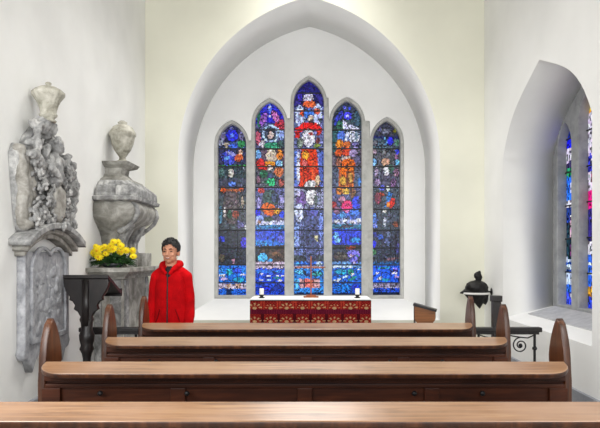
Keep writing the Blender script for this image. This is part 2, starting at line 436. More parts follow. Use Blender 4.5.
P2 = painter(
    [(122, (44, 42, 186)), (148, (84, 84, 128)), (166, (96, 80, 100)), (187, (88, 92, 104)), (220, (96, 100, 150)), (224.5, (196, 198, 242)),
     (229, (46, 120, 178)), (240, (48, 78, 212)), (246, (50, 118, 226)), (262, (52, 60, 74)), (268.6, (198, 176, 198)), (300, (32, 74, 214))],
    [('e', 258.5, 118, 2, 8, (44, 104, 84)), ('e', 263, 118, 3, 7, (144, 88, 184), .4), ('e', 275.5, 116, 3, 8, (208, 116, 190), -.5), ('e', 281, 124, 3, 6, (196, 60, 84)), ('e', 269.5, 107.5, 2, 5, (92, 120, 244)), ('e', 269.5, 106, 1, 1, WH), ('e', 269.5, 115.5, 1.3, 1.5, WH),
     ('e', 277, 125, 3, 4, (190, 40, 60)), ('e', 257.6, 137, 2.6, 7, (186, 84, 110)), ('e', 270.5, 132.5, 9, 9, (176, 204, 246)), ('e', 281.5, 134, 3, 5, (150, 170, 240)), ('e', 270, 133, 5.5, 7, (54, 60, 78)), ('e', 270.4, 134, 2.6, 4, (226, 198, 186)), ('e', 262, 143, 3.2, 3.4, (206, 200, 210)), ('e', 281, 143, 3, 4, (60, 84, 86)), ('e', 271.5, 145, 7.5, 3.6, (56, 152, 112)),
     ('e', 258, 154, 2.6, 5, (108, 160, 220)), ('e', 271, 155, 5.5, 7, (206, 186, 166)), ('e', 279.5, 154, 3.4, 5, (220, 124, 44)), ('e', 260, 162, 4, 4, (210, 44, 44)), ('e', 279, 163, 3.4, 4, (130, 182, 232), -.5), ('e', 270, 163, 5, 3, (234, 140, 38)), ('e', 269, 167, 3.5, 2.5, (222, 200, 190)),
     ('e', 262, 167, 5, 2.4, (216, 40, 40)), ('e', 278.5, 171, 4.6, 5, (198, 108, 64)), ('e', 263, 173, 4, 4, (42, 100, 72)), ('e', 270, 176, 3, 4, (66, 76, 110)), ('e', 271, 181.5, 4, 4, (58, 216, 140)), ('e', 265.5, 181, 2, 2, (40, 140, 96)), ('e', 281, 182, 3, 4, (170, 84, 76)), ('e', 258, 180, 2.4, 4, (130, 90, 110)),
     ('e', 270, 198, 8, 9, (66, 88, 86)), ('e', 261, 190, 3.4, 2.6, (186, 64, 62)), ('e', 258, 203, 2.6, 6, (160, 148, 212)), ('e', 282, 201, 2.4, 7, (156, 150, 210)), ('e', 274, 197, 3, 5, (70, 84, 120)), ('e', 268.5, 209, 8, 6, (226, 96, 26), .5), ('e', 277, 211, 3.6, 3.4, (222, 152, 40)), ('e', 257.6, 212, 3, 4, (24, 32, 226)), ('e', 281.5, 214, 3, 3, (40, 66, 230)), ('e', 260, 217, 4.6, 2, (140, 164, 246)), ('e', 268, 219, 4.6, 2.4, (60, 88, 72)), ('e', 259, 222, 2, 2, (150, 110, 90)), ('e', 278, 219, 4, 2, (90, 80, 120)),
     ('r', 255, 266, 241, 245, (58, 150, 246)), ('e', 281, 239, 3.4, 4, (98, 108, 238)), ('p', [(262, 246.5), (286, 245), (286, 262), (272, 262), (258, 252)], (74, 60, 56)), ('e', 276, 254, 5, 2, (120, 84, 60), .2), ('r', 262, 286, 246, 248, (40, 34, 34)), ('e', 262, 257.5, 5, 4.4, (82, 182, 252)), ('e', 270, 260.5, 2.5, 1.6, (60, 150, 230)),
     ('r', 272, 273, 262, 269, (110, 84, 90)), ('r', 255, 285, 270, 273, (40, 110, 226)), ('e', 261, 274, 1.8, .8, WH), ('e', 268, 276, 1.8, .8, WH), ('e', 261, 280, 1.8, .8, WH), ('e', 268, 280, 2.4, .8, (180, 220, 246)), ('e', 277.5, 276, 1.4, 1, WH), ('e', 282.5, 276, 1.4, 1, WH), ('e', 280, 281, 2, .8, WH),
     ('e', 277, 278, 4, 1, (30, 130, 120)), ('e', 260, 284, 4, 2, (24, 50, 120)), ('e', 265, 290, 6, 3, (36, 56, 240)), ('e', 278, 289, 5, 3.4, (30, 60, 180))])
P3 = painter(
    [(92, (38, 34, 118)), (106, (50, 44, 124)), (120, (96, 100, 160)), (148, (104, 110, 160)), (187, (110, 116, 166)), (209, (136, 138, 170)), (255, (104, 112, 166)),
     (262, (62, 70, 84)), (266, (46, 106, 222)), (268.5, (168, 148, 170)), (300, (46, 132, 228))],
    [('e', 300, 96, 2.5, 4, (66, 50, 190)), ('e', 318, 98, 2, 3, (60, 50, 150)), ('e', 308.5, 97, 5.5, 4.6, (214, 206, 232)), ('e', 300, 115, 5, 11, (188, 198, 244)), ('e', 317.5, 113, 4.5, 11, (184, 196, 240)), ('e', 309, 103, 6.6, 3.4, (230, 96, 52)), ('e', 303, 112, 3, 3, (226, 84, 48)), ('e', 317, 110, 3, 3, (214, 92, 70)), ('e', 308.8, 112.6, 5, 4.6, (62, 116, 216)),
     ('e', 310.6, 117, 2.8, 3.4, (226, 194, 172)), ('e', 310.6, 121, 2.4, 1.8, (60, 50, 54)), ('p', [(296, 127), (303, 121.5), (317, 121.5), (322, 128), (321, 133), (314, 129), (303, 129), (297, 134)], (224, 26, 28)), ('r', 295, 300, 130, 137, (214, 36, 34)), ('r', 317, 321, 130, 134, (206, 50, 44)), ('e', 308.5, 137, 6.2, 9, (218, 214, 226)), ('e', 311, 133, 2, 2, (200, 80, 80)), ('e', 300, 142, 3.4, 5, (120, 130, 120)),
     ('e', 317, 145, 4, 2.2, (130, 150, 66)), ('e', 318, 140, 2, 3, (120, 60, 60)), ('p', [(301, 148), (316, 148), (321, 186), (299, 186)], (222, 56, 22)), ('e', 305.5, 154, 3.6, 4.5, (236, 152, 44)), ('e', 313, 170, 2, 12, (236, 84, 40)), ('e', 308, 172, 1.3, 12, (150, 34, 24)), ('e', 304.5, 162.5, 2.6, 2.8, (246, 112, 110)), ('r', 294, 297, 150, 185, (96, 126, 214)), ('r', 297, 299.6, 152, 180, (206, 206, 220)), ('r', 319, 324, 150, 185, (84, 104, 190)),
     ('e', 317.8, 180, 2.4, 6, (216, 184, 150)), ('e', 310, 184, 6, 4, (206, 202, 204), -.3), ('e', 301, 200, 5, 9, (120, 92, 158)), ('e', 311.5, 196, 5.5, 8.5, (228, 222, 228)), ('e', 316, 200, 2, 6, (80, 88, 90)), ('p', [(303, 187), (320, 186), (323, 194), (319, 190), (304, 190)], (52, 50, 62)), ('e', 298, 193, 2, 3, (190, 184, 220)),
     ('e', 310, 236, 9, 27, (76, 84, 128)), ('e', 312, 212, 6, 5, (90, 92, 170)), ('e', 299, 212, 4.6, 9, (196, 202, 240)), ('e', 296.5, 236, 2.4, 14, (132, 156, 232)), ('e', 321, 226, 2.4, 13, (118, 140, 226)), ('e', 308, 240, 1.4, 12, (58, 62, 100)), ('e', 316.5, 238, 1.6, 3, (190, 186, 140)), ('e', 301, 251, 3, 5, (96, 110, 170)),
     ('e', 319, 264, 3.6, 2.2, (178, 206, 240)), ('e', 297, 264, 3, 1.6, (60, 150, 240)), ('e', 300, 272, 4, 2.4, (88, 186, 244)), ('e', 317, 274, 5, 2.4, (60, 170, 176)), ('e', 308, 275, 4, 2, (40, 60, 120)), ('r', 299.5, 320, 279, 288, (214, 156, 160)), ('r', 305, 313.5, 279, 288, (232, 112, 104)), ('r', 303.8, 305, 279, 288, (90, 60, 90)), ('r', 300, 304, 282.6, 284, (70, 60, 100)),
     ('e', 297, 285, 2, 6, (90, 180, 246)), ('r', 294, 324, 293, 296, (24, 42, 82))])
P4 = painter(
    [(118, (58, 66, 84)), (130, (66, 84, 92)), (148, (84, 96, 124)), (166, (98, 88, 104)), (187, (84, 92, 116)), (212, (92, 96, 140)), (219, (70, 100, 190)),
     (224, (150, 160, 214)), (229, (48, 110, 144)), (245, (42, 66, 214)), (262, (58, 66, 86)), (268, (100, 150, 214)), (300, (30, 100, 216))],
    [('e', 339, 117, 3, 8, (52, 60, 176), .5), ('e', 357, 118, 3, 8, (64, 90, 110)), ('e', 344.5, 106.5, 1.8, 1.8, (90, 100, 246)), ('e', 350, 107, 1.4, 1.6, (60, 74, 200)), ('e', 348, 114.5, 3.8, 3.8, (74, 70, 250)), ('e', 348, 114.3, 1.4, 1.4, (190, 190, 255)),
     ('e', 340, 126, 3, 7, (60, 110, 90)), ('p', [(343, 119.5), (360, 127.5), (360, 129), (343, 128.5)], (206, 204, 240)), ('e', 341, 135, 5, 5, (84, 118, 220)), ('e', 352.5, 137, 7.5, 7, (206, 210, 236)), ('e', 349, 138, 1.6, 3, (110, 120, 160)), ('e', 357, 135, 2, 4, (120, 140, 160)), ('e', 335, 140, 2.6, 14, (50, 88, 92)),
     ('e', 340, 143, 4, 4.4, (230, 132, 40)), ('e', 347, 144, 3.6, 4, (216, 110, 52)), ('e', 356, 144, 4, 3, (120, 110, 170)), ('e', 339, 152, 3.6, 4, (220, 84, 34)), ('e', 346.5, 151, 4, 4.4, (216, 72, 44)), ('e', 353.5, 152, 4, 4, (164, 144, 190)), ('e', 347, 158, 5, 2.6, (190, 170, 160)), ('e', 349, 163, 7.5, 5, (228, 98, 26)), ('e', 339, 162, 2.6, 5, (150, 90, 70)), ('e', 358, 160, 3, 6, (92, 90, 124)),
     ('p', [(339, 165), (355, 165), (354, 187), (339, 187)], (190, 96, 44)), ('e', 344, 170, 3.6, 4.4, (236, 104, 16)), ('e', 351, 168, 3, 5, (222, 106, 20)), ('e', 343.5, 180, 3, 4.4, (216, 160, 60)), ('e', 350.5, 177, 2.6, 5, (204, 146, 70)), ('e', 347.5, 178, 1.2, 8, (110, 60, 40)), ('e', 360, 181, 2, 4, (70, 130, 214)),
     ('e', 346.5, 191, 3.6, 3.4, (220, 172, 72)), ('e', 339.5, 190, 3.4, 4, (204, 124, 56)), ('e', 353, 192, 3, 5, (140, 96, 70)), ('e', 342.5, 199, 3.4, 3.4, (196, 136, 164)), ('e', 334.5, 205, 3, 4, (180, 56, 62)), ('e', 356.5, 203, 3.6, 8, (52, 70, 230)), ('e', 347, 205.5, 5.6, 5.6, (234, 52, 118)), ('e', 347.5, 210.5, 2.6, 2, (255, 140, 210)), ('e', 355, 212, 4.6, 4, (70, 124, 230)), ('e', 343, 215, 3, 3, (84, 150, 220)), ('e', 337, 210, 3, 4, (130, 90, 120)),
     ('e', 337, 221, 3, 1.6, WH), ('e', 345, 220, 3, 1.4, (220, 222, 240)), ('e', 353, 222, 3.4, 1.4, WH), ('e', 359, 220, 2, 2, WH), ('e', 349, 218, 2, 1.6, (70, 74, 100)), ('e', 347, 226, 6, 1.6, (70, 60, 80)),
     ('e', 336, 235, 3, 3, (96, 164, 250)), ('e', 338, 240, 3, 2.8, (120, 184, 250)), ('e', 356, 240, 5, 2.6, (44, 140, 216)), ('r', 332, 361, 244.5, 249, (44, 52, 58)), ('e', 351, 248, 5, 1.4, (176, 66, 26)), ('e', 341, 256, 7, 4, (84, 78, 76)), ('e', 354, 254, 6.6, 3.8, (124, 116, 226)), ('e', 354.5, 260, 4, 4, (110, 104, 224)), ('e', 352, 256, 1.3, 1.3, (210, 170, 200)), ('e', 358, 256, 1.2, 1.2, (70, 150, 110)), ('e', 355, 262, 1.3, 1.3, (210, 190, 230)),
     ('r', 332, 353, 265.4, 267.6, (206, 226, 250)), ('e', 341, 272, 6, 3, (34, 150, 190)), ('e', 351, 272, 3, 3, (30, 150, 130)), ('e', 336.5, 280.5, 4.6, 1.3, (220, 230, 246), -.2), ('e', 345, 277, 3.4, .9, (190, 220, 240), -.3), ('e', 352, 279, 4.6, 1.4, (40, 156, 140), -.4), ('e', 353, 274.6, 2.4, 1, WH, -.4), ('e', 359.5, 269.5, 2.2, .9, WH), ('e', 337, 275, 4, 1, (28, 60, 120)),
     ('e', 343, 288, 8, 4, (28, 120, 224)), ('e', 356, 288, 4, 4, (34, 66, 214)), ('r', 332, 362, 293.4, 296, (24, 36, 70))])
P5 = painter(
    [(135, (56, 60, 76)), (138, (36, 44, 100)), (148, (74, 90, 106)), (170, (82, 84, 94)), (187, (84, 82, 104)), (209, (72, 80, 94)), (230, (66, 76, 90)), (262, (54, 60, 80)),
     (266, (36, 96, 160)), (283, (30, 92, 236)), (288.5, (152, 142, 172)), (300, (32, 76, 200))],
    [('e', 386, 130, 6, 2, (104, 104, 122)), ('e', 396, 130, 2, 2.4, (120, 116, 40)), ('e', 380, 128, 2, 2, (90, 84, 130)), ('e', 386.2, 140.5, 1.7, 3.6, (104, 164, 224)), ('e', 391, 140.5, 3, 4, (48, 44, 232)), ('e', 376, 142, 2.6, 3, (110, 112, 124)), ('e', 398, 142, 2, 3, (80, 130, 100)),
     ('e', 375, 151, 2.6, 3, (150, 130, 142)), ('e', 398, 150, 2, 3.4, (56, 66, 214)), ('e', 397.5, 156, 2, 2.4, (140, 96, 130)), ('e', 386, 154, 4, 4, (104, 104, 112)), ('e', 374.8, 161, 2.6, 3.6, (126, 178, 240)), ('e', 397.8, 161.5, 2.6, 2.6, (110, 184, 236)), ('e', 386.3, 161, 4, 3.6, (196, 152, 124)), ('e', 387, 170.5, 2.7, 5, (212, 210, 216)), ('e', 377, 172, 2, 5, (150, 132, 160)), ('e', 397, 172, 2.6, 4, (140, 104, 130)), ('e', 392, 168, 2, 5, (64, 96, 84)),
     ('e', 378, 182, 2.4, 3, (136, 116, 150)), ('e', 394, 182, 3, 4, (120, 84, 130)), ('e', 383, 187.5, 3, 2.6, (92, 100, 232)), ('e', 388.4, 188, 2, 2.4, (206, 206, 200)), ('e', 382, 194, 2.6, 2, (206, 76, 44)), ('e', 378.5, 198, 3, 6, (120, 54, 72)), ('p', [(389, 191), (393, 193), (388, 206), (385, 207)], (56, 126, 206)), ('e', 392.5, 202.5, 3, 5, (222, 44, 34), .4), ('e', 388.5, 204, 1.6, 3, (214, 120, 50)),
     ('e', 384.6, 210.5, 2.7, 1.7, (228, 220, 212)), ('e', 375.5, 221, 2.6, 8, (66, 106, 196)), ('e', 375.5, 225, 1.6, 2.4, (130, 146, 246)), ('e', 385.4, 222, 1.2, 5, (200, 206, 228)), ('e', 396.5, 224, 2.6, 3, (136, 70, 52)), ('e', 390, 218, 3, 7, (76, 84, 104)), ('e', 375, 234, 3, 2.6, (50, 60, 150)), ('e', 389, 234, 3, 3.4, (110, 124, 160)), ('e', 381, 237, 3, 3, (60, 90, 190)), ('e', 374.2, 244, 2.2, 4, (40, 48, 240)), ('e', 374.6, 251.5, 2.6, 3, (70, 140, 92)), ('e', 388, 242, 3, 4, (86, 96, 140)), ('e', 392, 259, 8, 1, (130, 90, 104), -.15), ('e', 398, 248, 2, 6, (70, 70, 130)),
     ('e', 378, 273.5, 2, 1, WH), ('e', 380.5, 278.4, 3, 1.1, WH, -.3), ('e', 395, 273.4, 2.8, 1.1, WH), ('e', 397.5, 277, 2, 1, (206, 170, 240)), ('e', 396, 270, 3, 2, (110, 96, 236)), ('e', 386, 280, 5, 1.4, (34, 150, 190)), ('e', 385, 268, 7, 1, (40, 160, 180)), ('r', 378, 379, 284, 289, (70, 70, 90)), ('r', 384, 385, 284, 289, (70, 70, 90)), ('r', 392, 393, 284, 289, (70, 70, 90)), ('r', 373, 401, 292.6, 296, (18, 34, 70))])

SW = 600 / 8.2
def wx(px, s=SW): return (px - 311) / s
def wz(py, s=SW): return CAMZ + (256 - py) / s
LANC = [(232.0, 14.2, 124, 145, P1), (269.8, 14.8, 102, 124, P2), (308.8, 15.0, 80, 103, P3), (346.9, 14.8, 101, 123, P4), (386.6, 13.8, 121, 142, P5)]
def lanc_outline(c, hw, ya, ys, grow=0.0, zb=295.2):
    hw = (hw + grow) / SW; rise = (ys - ya + grow * 1.1) / SW
    e = (rise * rise / (hw * hw) - 1) * hw / 2
    return arch(wx(c), hw, wz(zb + grow * .8), wz(ys), e, 10)
win = empty('window_1', (wx(309), YW, wz(298)))
tag(win, kind='structure')
WI = Matrix.Translation(-Vector(win.location))
# rear wall of the recess, with an opening for each light, and the stone frame
zr = ZC
holes = [lanc_outline(c, hw, ya, ys, 3.2) for c, hw, ya, ys, _ in LANC]
outl = [(-2.3, -.0), (2.3, -.0), (2.3, zr), (-2.3, zr)]
# union of the five grown openings as one hole outline: build each stone light surround separately inside rectangular-free wall
def wall_hole():
    """one outline round the five stepped lights"""
    pts = []
    zb = wz(298.5)
    n = len(LANC)
    xs = []
    N = 400
    x0 = holes[0][0][0]; x1 = holes[-1][1][0]
    tops = []
    for k in range(N + 1):
        x = x0 + (x1 - x0) * k / N
        z = None
        for (c, hw, ya, ys, _), h in zip(LANC, holes):
            cx = wx(c); H = (h[1][0] - h[0][0]) / 2
            if abs(x - cx) <= H + 1e-6:
                rise = max(p[1] for p in h) - wz(ys); e = (rise * rise / (H * H) - 1) * H / 2; R = H + e
                zz = wz(ys) + math.sqrt(max(0, R * R - (abs(x - cx) + e) ** 2))
                z = zz if z is None else max(z, zz)
        if z is None: z = tops[-1][1] if tops else zb
        tops.append((x, z))
    out = [(x0, zb), (x1, zb)] + tops[::-1]
    return out
WH_OUT = wall_hole()
o = plate('wall_recess', [outl, WH_OUT], .22, M_XZ(YW), m_plaster); tag(o, kind='structure')
glass_holes = [lanc_outline(c, hw, ya, ys, 0) for c, hw, ya, ys, _ in LANC]
plate('window_frame', [WH_OUT] + [lanc_outline(c, hw, ya, ys, -.0) for c, hw, ya, ys, _ in LANC], .12, WI @ M_XZ(YW + .035), m_winstone, win, bevel=.012)
for i, (c, hw, ya, ys, P) in enumerate(LANC):
    conv = lambda u, v: (311 + u * SW, 256 - (v - CAMZ) * SW)
    glass_mesh('stained_glass_pane', lanc_outline(c, hw, ya, ys, .5), P, .0145, conv, WI @ M_XZ(YW + .13), win, 11 + i)
    bm = bmesh.new()
    h = glass_holes[i]; cx = wx(c); H = hw / SW
    for yb in [92, 110, 129, 148, 166, 187, 209, 230, 248, 265, 283]:
        if yb < ya + 11: continue
        w_ = H
        if yb < ys:
            t = (yb - ya) / (ys - ya); w_ = H * min(1, .25 + .85 * t ** .8)
        box(bm, cx - w_, cx + w_, YW + .112, YW + .126, wz(yb) - .008, wz(yb) + .008)
    for dx in (-.17,  .17):
        box(bm, cx + dx * H * 2 - .002, cx + dx * H * 2 + .002, YW + .12, YW + .126, wz(294), wz(ys))
    bm.transform(WI)
    obj('saddle_bars', bm, m_bar, win)
# sloping sill of the recess
bm = bmesh.new()
xa, xb = wx(213.5), wx(406); za, zf = wz(299), .70
v = [bm.verts.new(p) for p in [(xa, YW, za), (xb, YW, za), (1.549, YB + .0, zf), (-1.597, YB + .0, zf), (-1.597, YW, zf), (1.549, YW, zf)]]
bm.faces.new((v[0], v[3], v[2], v[1])); bm.faces.new((v[0], v[4], v[3])); bm.faces.new((v[1], v[2], v[5])); bm.faces.new((v[3], v[4], v[5], v[2])); bm.faces.new((v[0], v[1], v[5], v[4]))
tag(obj('trim_1', bm, m_plaster), kind='structure')

# side window
win2 = empty('window_2', (XS, 5.47, .92)); tag(win2, kind='structure')
W2 = Matrix.Translation(-Vector(win2.location))
lights = []
for cy_, top in ((6.22, 2.86), (5.72, 3.03), (5.22, 3.03), (4.72, 2.86)):
    lights.append(arch(cy_, .17, .96, top - .27, .12, 8))
so = side_arch(5.47, 1.03, .80, 3.26)
so = side_arch(5.47, 1.10, .74, 3.33)
plate('window_frame', [so] + lights, .12, W2 @ M_YZ(XS + .001), m_winstone_backlit, win2, bevel=.01)
VP1 = painter([(136, (34, 44, 150)), (146, (28, 34, 236)), (160, (220, 206, 228)), (166, (60, 50, 90)), (175, (44, 144, 96)), (198, (46, 110, 236)), (206, (226, 218, 232)), (222, (40, 66, 150)), (258, (34, 60, 74)), (285, (196, 214, 244)), (292, (50, 110, 226)), (400, (60, 80, 236))],
              [('e', 0, 152, 3, 3, (240, 160, 60)), ('e', 4, 186, 5, 5, (210, 220, 250)), ('e', -4, 192, 5, 6, (34, 36, 190)), ('e', 6, 226, 3, 12, (206, 170, 190)), ('e', -3, 240, 4, 8, (30, 110, 80)), ('e', 6, 250, 3, 6, (120, 60, 110)), ('r', -20, 20, 270, 273, (40, 90, 200)), ('r', -20, 20, 262, 264, (40, 90, 200)), ('e', 0, 297, 8, 3, (200, 190, 236))])
VP2 = painter([(112, (30, 24, 238)), (120, (240, 160, 40)), (160, (226, 214, 238)), (176, (60, 60, 190)), (194, (222, 206, 226)), (212, (222, 30, 126)), (242, (56, 44, 130)), (255, (236, 226, 240)), (286, (46, 100, 226)), (294, (244, 170, 44)), (400, (44, 70, 222))],
              [('e', -6, 130, 5, 8, (40, 40, 236)), ('e', 4, 138, 5, 6, (236, 130, 40)), ('e', -8, 152, 5, 7, (60, 40, 220)), ('e', 3, 166, 7, 5, (236, 220, 240)), ('e', -5, 185, 4, 6, (40, 110, 210)), ('e', 5, 222, 4, 4, (50, 130, 110)), ('e', -3, 232, 4, 4, (150, 30, 110)), ('e', 6, 182, 4, 6, (210, 40, 90)), ('r', -20, 20, 262, 264, (206, 220, 246)), ('r', -20, 20, 272, 274, (206, 220, 246))])
for i, lg in enumerate(lights):
    cy_ = (lg[0][0] + lg[1][0]) / 2
    sc = [95.5, 103, 110, 120][i]
    conv = lambda u, v, cy_=cy_: ((u - cy_) * 100, 256 - (v - CAMZ) * 97)
    glass_mesh('stained_glass_pane', [((p[0] - cy_) * 1.10 + cy_, p[1] + (.02 if p[1] > 2 else -.02)) for p in lg], (VP1, VP2, VP2, VP1)[i], .026, conv, W2 @ M_YZ(XS + .1), win2, 40 + i)
    bm = bmesh.new()
    for k in range(5): box(bm, XS + .085, XS + .095, cy_ - .17, cy_ + .17, 1.3 + .35 * k - .007, 1.3 + .35 * k + .007)
    bm.transform(W2); obj('saddle_bars', bm, m_bar, win2)
# side sill: plaster slope and a grey stone slab
bm = bmesh.new()
v = [bm.verts.new(p) for p in [(XS, 4.44, .93), (XS, 6.5, .93), (XR, 6.5, .801), (XR, 4.44, .801), (XS, 4.44, .80), (XS, 6.5, .80)]]
bm.faces.new((v[0], v[1], v[2], v[3])); bm.faces.new((v[0], v[3], v[4])); bm.faces.new((v[1], v[5], v[2])); bm.faces.new((v[0], v[4], v[5], v[1])); bm.faces.new((v[3], v[2], v[5], v[4]))
tag(obj('trim_2', bm, m_plaster), kind='structure')
bm = bmesh.new()
v = [bm.verts.new(p) for p in [(2.30, 4.60, .862), (2.30, 6.36, .862), (2.60, 6.42, .937), (2.60, 4.54, .937), (2.30, 4.60, .85), (2.30, 6.36, .85), (2.60, 6.42, .925), (2.60, 4.54, .925)]]
for q in ((0, 1, 2, 3), (7, 6, 5, 4), (0, 4, 5, 1), (1, 5, 6, 2), (2, 6, 7, 3), (3, 7, 4, 0)): bm.faces.new([v[k] for k in q])
tag(obj('trim_3', bm, m_slab), kind='structure')

# ------------------------------------------------------------------ pews
LX, RX = -1.335, 1.275
def make_pew():
    root = empty('church_pew')
    # end panels, pointed tops
    def end_outline():
        p = [(0, 0), (.44, 0), (.45, .10), (.42, .16), (.43, .50), (.46, .60), (.44, .66), (.37, .69), (.27, .75), (.20, .84), (.165, .90), (.19, .925)]
        for a in (.96, 1.0, 1.04, 1.075, 1.105, 1.13):
            t = (a - .925) / (1.155 - .925); p.append((.195 - .095 * t ** 1.9, a))
        p += [(.094, 1.155)]
        for a in (1.13, 1.10, 1.06, 1.01, .97, .92):
            t = (a - .90) / (1.155 - .90); p.append((.078 * t ** 2.2 - .004, a))
        p += [(-.012, .86)]
        p += [(-.012, 0)]
        return p
    for s in (0, 1):
        x0 = (LX, RX - .036)[s]
        e = plate('end_panel', [end_outline()], .036, M_YZ(x0), [m_end, m_edge], root, bevel=.005)
        for p in e.data.polygons:
            if abs(p.normal.x) < .5: p.material_index = 1
        # raised leaf on the inner face of the head
        xx = (LX + .034, RX - .044)[s]
    xi, xo = LX + .036, RX - .036
    # sloping book ledge with rounded front corners, drops towards the viewer
    L = []
    r = .14
    L += [(xo, 0.0), (xi, 0.0)]
    L = [(xi, .0), (xo, .0)]
    for k in range(9):
        a = PI / 2 * k / 8
        L.append((xo - .12 * (1 - math.cos(a)), -.035 - .108 * math.sin(a)))
    for k in range(8, -1, -1):
        a = PI / 2 * k / 8
        L.append((xi + .12 * (1 - math.cos(a)), -.035 - .108 * math.sin(a)))
    M = Matrix.Translation((0, 0, .955)) @ Matrix.Rotation(math.atan2(.035, .14), 4, 'X') @ Matrix.Translation((0, 0, -.026))
    led = plate('book_ledge', [L], .026, M, [m_ledge, m_edge], root, bevel=.006)
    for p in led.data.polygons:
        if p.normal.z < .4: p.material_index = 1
    # panelled back
    bm = bmesh.new()
    box(bm, xi, xo, .005, .03, .30, .925)
    obj('back_panel', bm, m_dark, root)
    bm = bmesh.new()
    box(bm, xi, xo, -.02, .012, .86, .925, .004)
    box(bm, xi, xo, -.012, .008, .825, .845, .004)
    box(bm, xi, xo, -.014, .006, .30, .40, .004)
    obj('rail', bm, m_dark, root)
    for k in range(5):
        c = xi + .03 + (xo - xi - .06) * k / 4
        bm = bmesh.new(); w_ = .045 if k in (0, 4) else .036
        box(bm, c - w_, c + w_, -.014, .006, .40, .825, .004)
        obj('stile', bm, m_dark, root)
    # under-shelf for books
    # dark hat-peg knobs
    for fx in (-1.02, -.60, .50, .83):
        bm = bmesh.new(); lathe(bm, [(.005, 0), (.005, .014), (.011, .018), (.013, .026), (.009, .032), (.002, .034)], n=12)
        bm.transform(Matrix.Translation((fx, -.013, .805)) @ Matrix.Rotation(PI / 2, 4, 'X'))
        obj('knob', bm, m_iron, root, True)
    # seat
    bm = bmesh.new(); box(bm, xi, xo, .03, .43, .425, .455, .008); obj('seat', bm, m_seat, root)
    bm = bmesh.new(); box(bm, xi, xo, .36, .385, .33, .425, .003); obj('seat_rail', bm, m_dark, root)
    return root
pew = make_pew()
rows = [(4.64, 'dark oak pew nearest the altar, its ledge directly below the red altar cloth'),
        (3.83, 'oak pew second from the altar, with the lectern foot seen just past its left end'),
        (2.94, 'oak pew third from the altar, its panelled back and dark knobs in view'),
        (2.13, 'nearest oak pew, only its broad shiny honey ledge seen along the bottom edge')]
for i, (y, lab) in enumerate(rows):
    o = pew if i == 0 else copy_tree(pew)
    o.location = (0, y, 0); tag(o, lab, 'pew', 'church pews in rows')

# ------------------------------------------------------------------ communion rail, two pieces
def rail_piece(x0, x1, name, label, newel=None, posts=()):
    root = empty(name, ((x0 + x1) / 2, 4.87, 0)); I = Matrix.Translation(-Vector(root.location))
    bm = bmesh.new(); box(bm, x0, x1, 4.835, 4.905, .855, .892, .006); box(bm, x0 + .02, x1 - .02, 4.85, 4.89, .835, .856); bm.transform(I); obj('handrail', bm, m_black_wood, root)
    bm = bmesh.new(); box(bm, x0 + .02, x1 - .02, 4.86, 4.88, .10, .12); bm.transform(I); obj('bottom_bar', bm, m_iron, root)
    for px in posts:
        bm = bmesh.new(); tube(bm, [(px, 4.87, 0), (px, 4.87, .84)], .011, 8)
        for z in (.2, .45, .72): ell(bm, (px, 4.87, z), (.02, .02, .018), sub=2)
        bm.transform(I); obj('post', bm, m_iron, root)
    return root, I
def scroll(bm, cx, cz, r, y, turns=1.6, flip=1, start=0.0):
    pts = []
    for k in range(36):
        t = k / 35; a = start + flip * t * turns * 2 * PI; rr = r * (1 - .82 * t)
        pts.append((cx + rr * math.cos(a), y, cz + rr * math.sin(a)))
    tube(bm, pts, .0055, 6)
r1, I1 = rail_piece(1.30 + .0, 1.865, 'altar_rail', 'black altar rail with iron scrollwork beside the right pew ends', posts=(1.36, 1.815))
bm = bmesh.new()
for cz in (.745, .50, .25):
    scroll(bm, 1.70, cz, .065, 4.87, 1.7, 1, PI / 2); scroll(bm, 1.52, cz, .065, 4.87, 1.7, -1, PI / 2)
    tube(bm, [(1.36, 4.87, cz + .085), (1.45, 4.87, cz + .06), (1.52, 4.87, cz + .065), (1.61, 4.87, cz + .08), (1.70, 4.87, cz + .065), (1.76, 4.87, cz + .06), (1.815, 4.87, cz + .085)], .0055, 6)
    ell(bm, (1.70, 4.87, cz), .016)
bm.transform(I1); obj('scrollwork', bm, m_iron, r1)
bm = bmesh.new(); box(bm, 1.47, 1.535, 4.84, 4.90, .0, 1.10, .004); box(bm, 1.462, 1.543, 4.83, 4.91, 1.10, 1.15, .006); bm.transform(I1); obj('newel_post', bm, m_black_wood, r1)
r2, I2 = rail_piece(-1.875, -1.36, 'altar_rail', 'black altar rail running behind the lectern post on the left', posts=(-1.84, -1.42))
tag(r1, 'black altar rail with iron scrollwork beside the right pew ends', 'rail'); tag(r2, 'black altar rail running behind the lectern post on the left', 'rail')
# ------------------------------------------------------------------ lectern
lx, ly = -1.68, 4.60
lec = empty('lectern', (lx, ly, 0)); tag(lec, 'near-black wooden lectern with a sloped desk on a scalloped turned post', 'lectern')
bm = bmesh.new()
v = []
y0, y1 = 0.0, .33
xa, xb = -.222, .125
for dz in (0, -.025):
    v += [bm.verts.new(p) for p in [(xa, y0, 1.325 + dz), (xb, y0, 1.325 + dz), (xb, y1, 1.18 + dz), (xa, y1, 1.18 + dz)]]
for q in ((0, 1, 2, 3), (7, 6, 5, 4), (0, 4, 5, 1), (1, 5, 6, 2), (2, 6, 7, 3), (3, 7, 4, 0)): bm.faces.new([v[k] for k in q])
obj('desk_top', bm, m_black_wood, lec)
bm = bmesh.new(); box(bm, xa, xb, y1 - .01, y1 + .015, 1.14, 1.205, .004); obj('book_lip', bm, m_black_wood, lec)
h = [(-.012, .92)]
half = [(.035, .93), (.05, .98), (.042, 1.0), (.065, 1.04), (.095, 1.06), (.085, 1.09), (.105, 1.12), (.13, 1.13), (.125, 1.155), (.15, 1.19), (.17, 1.235)]
cxo = -.055
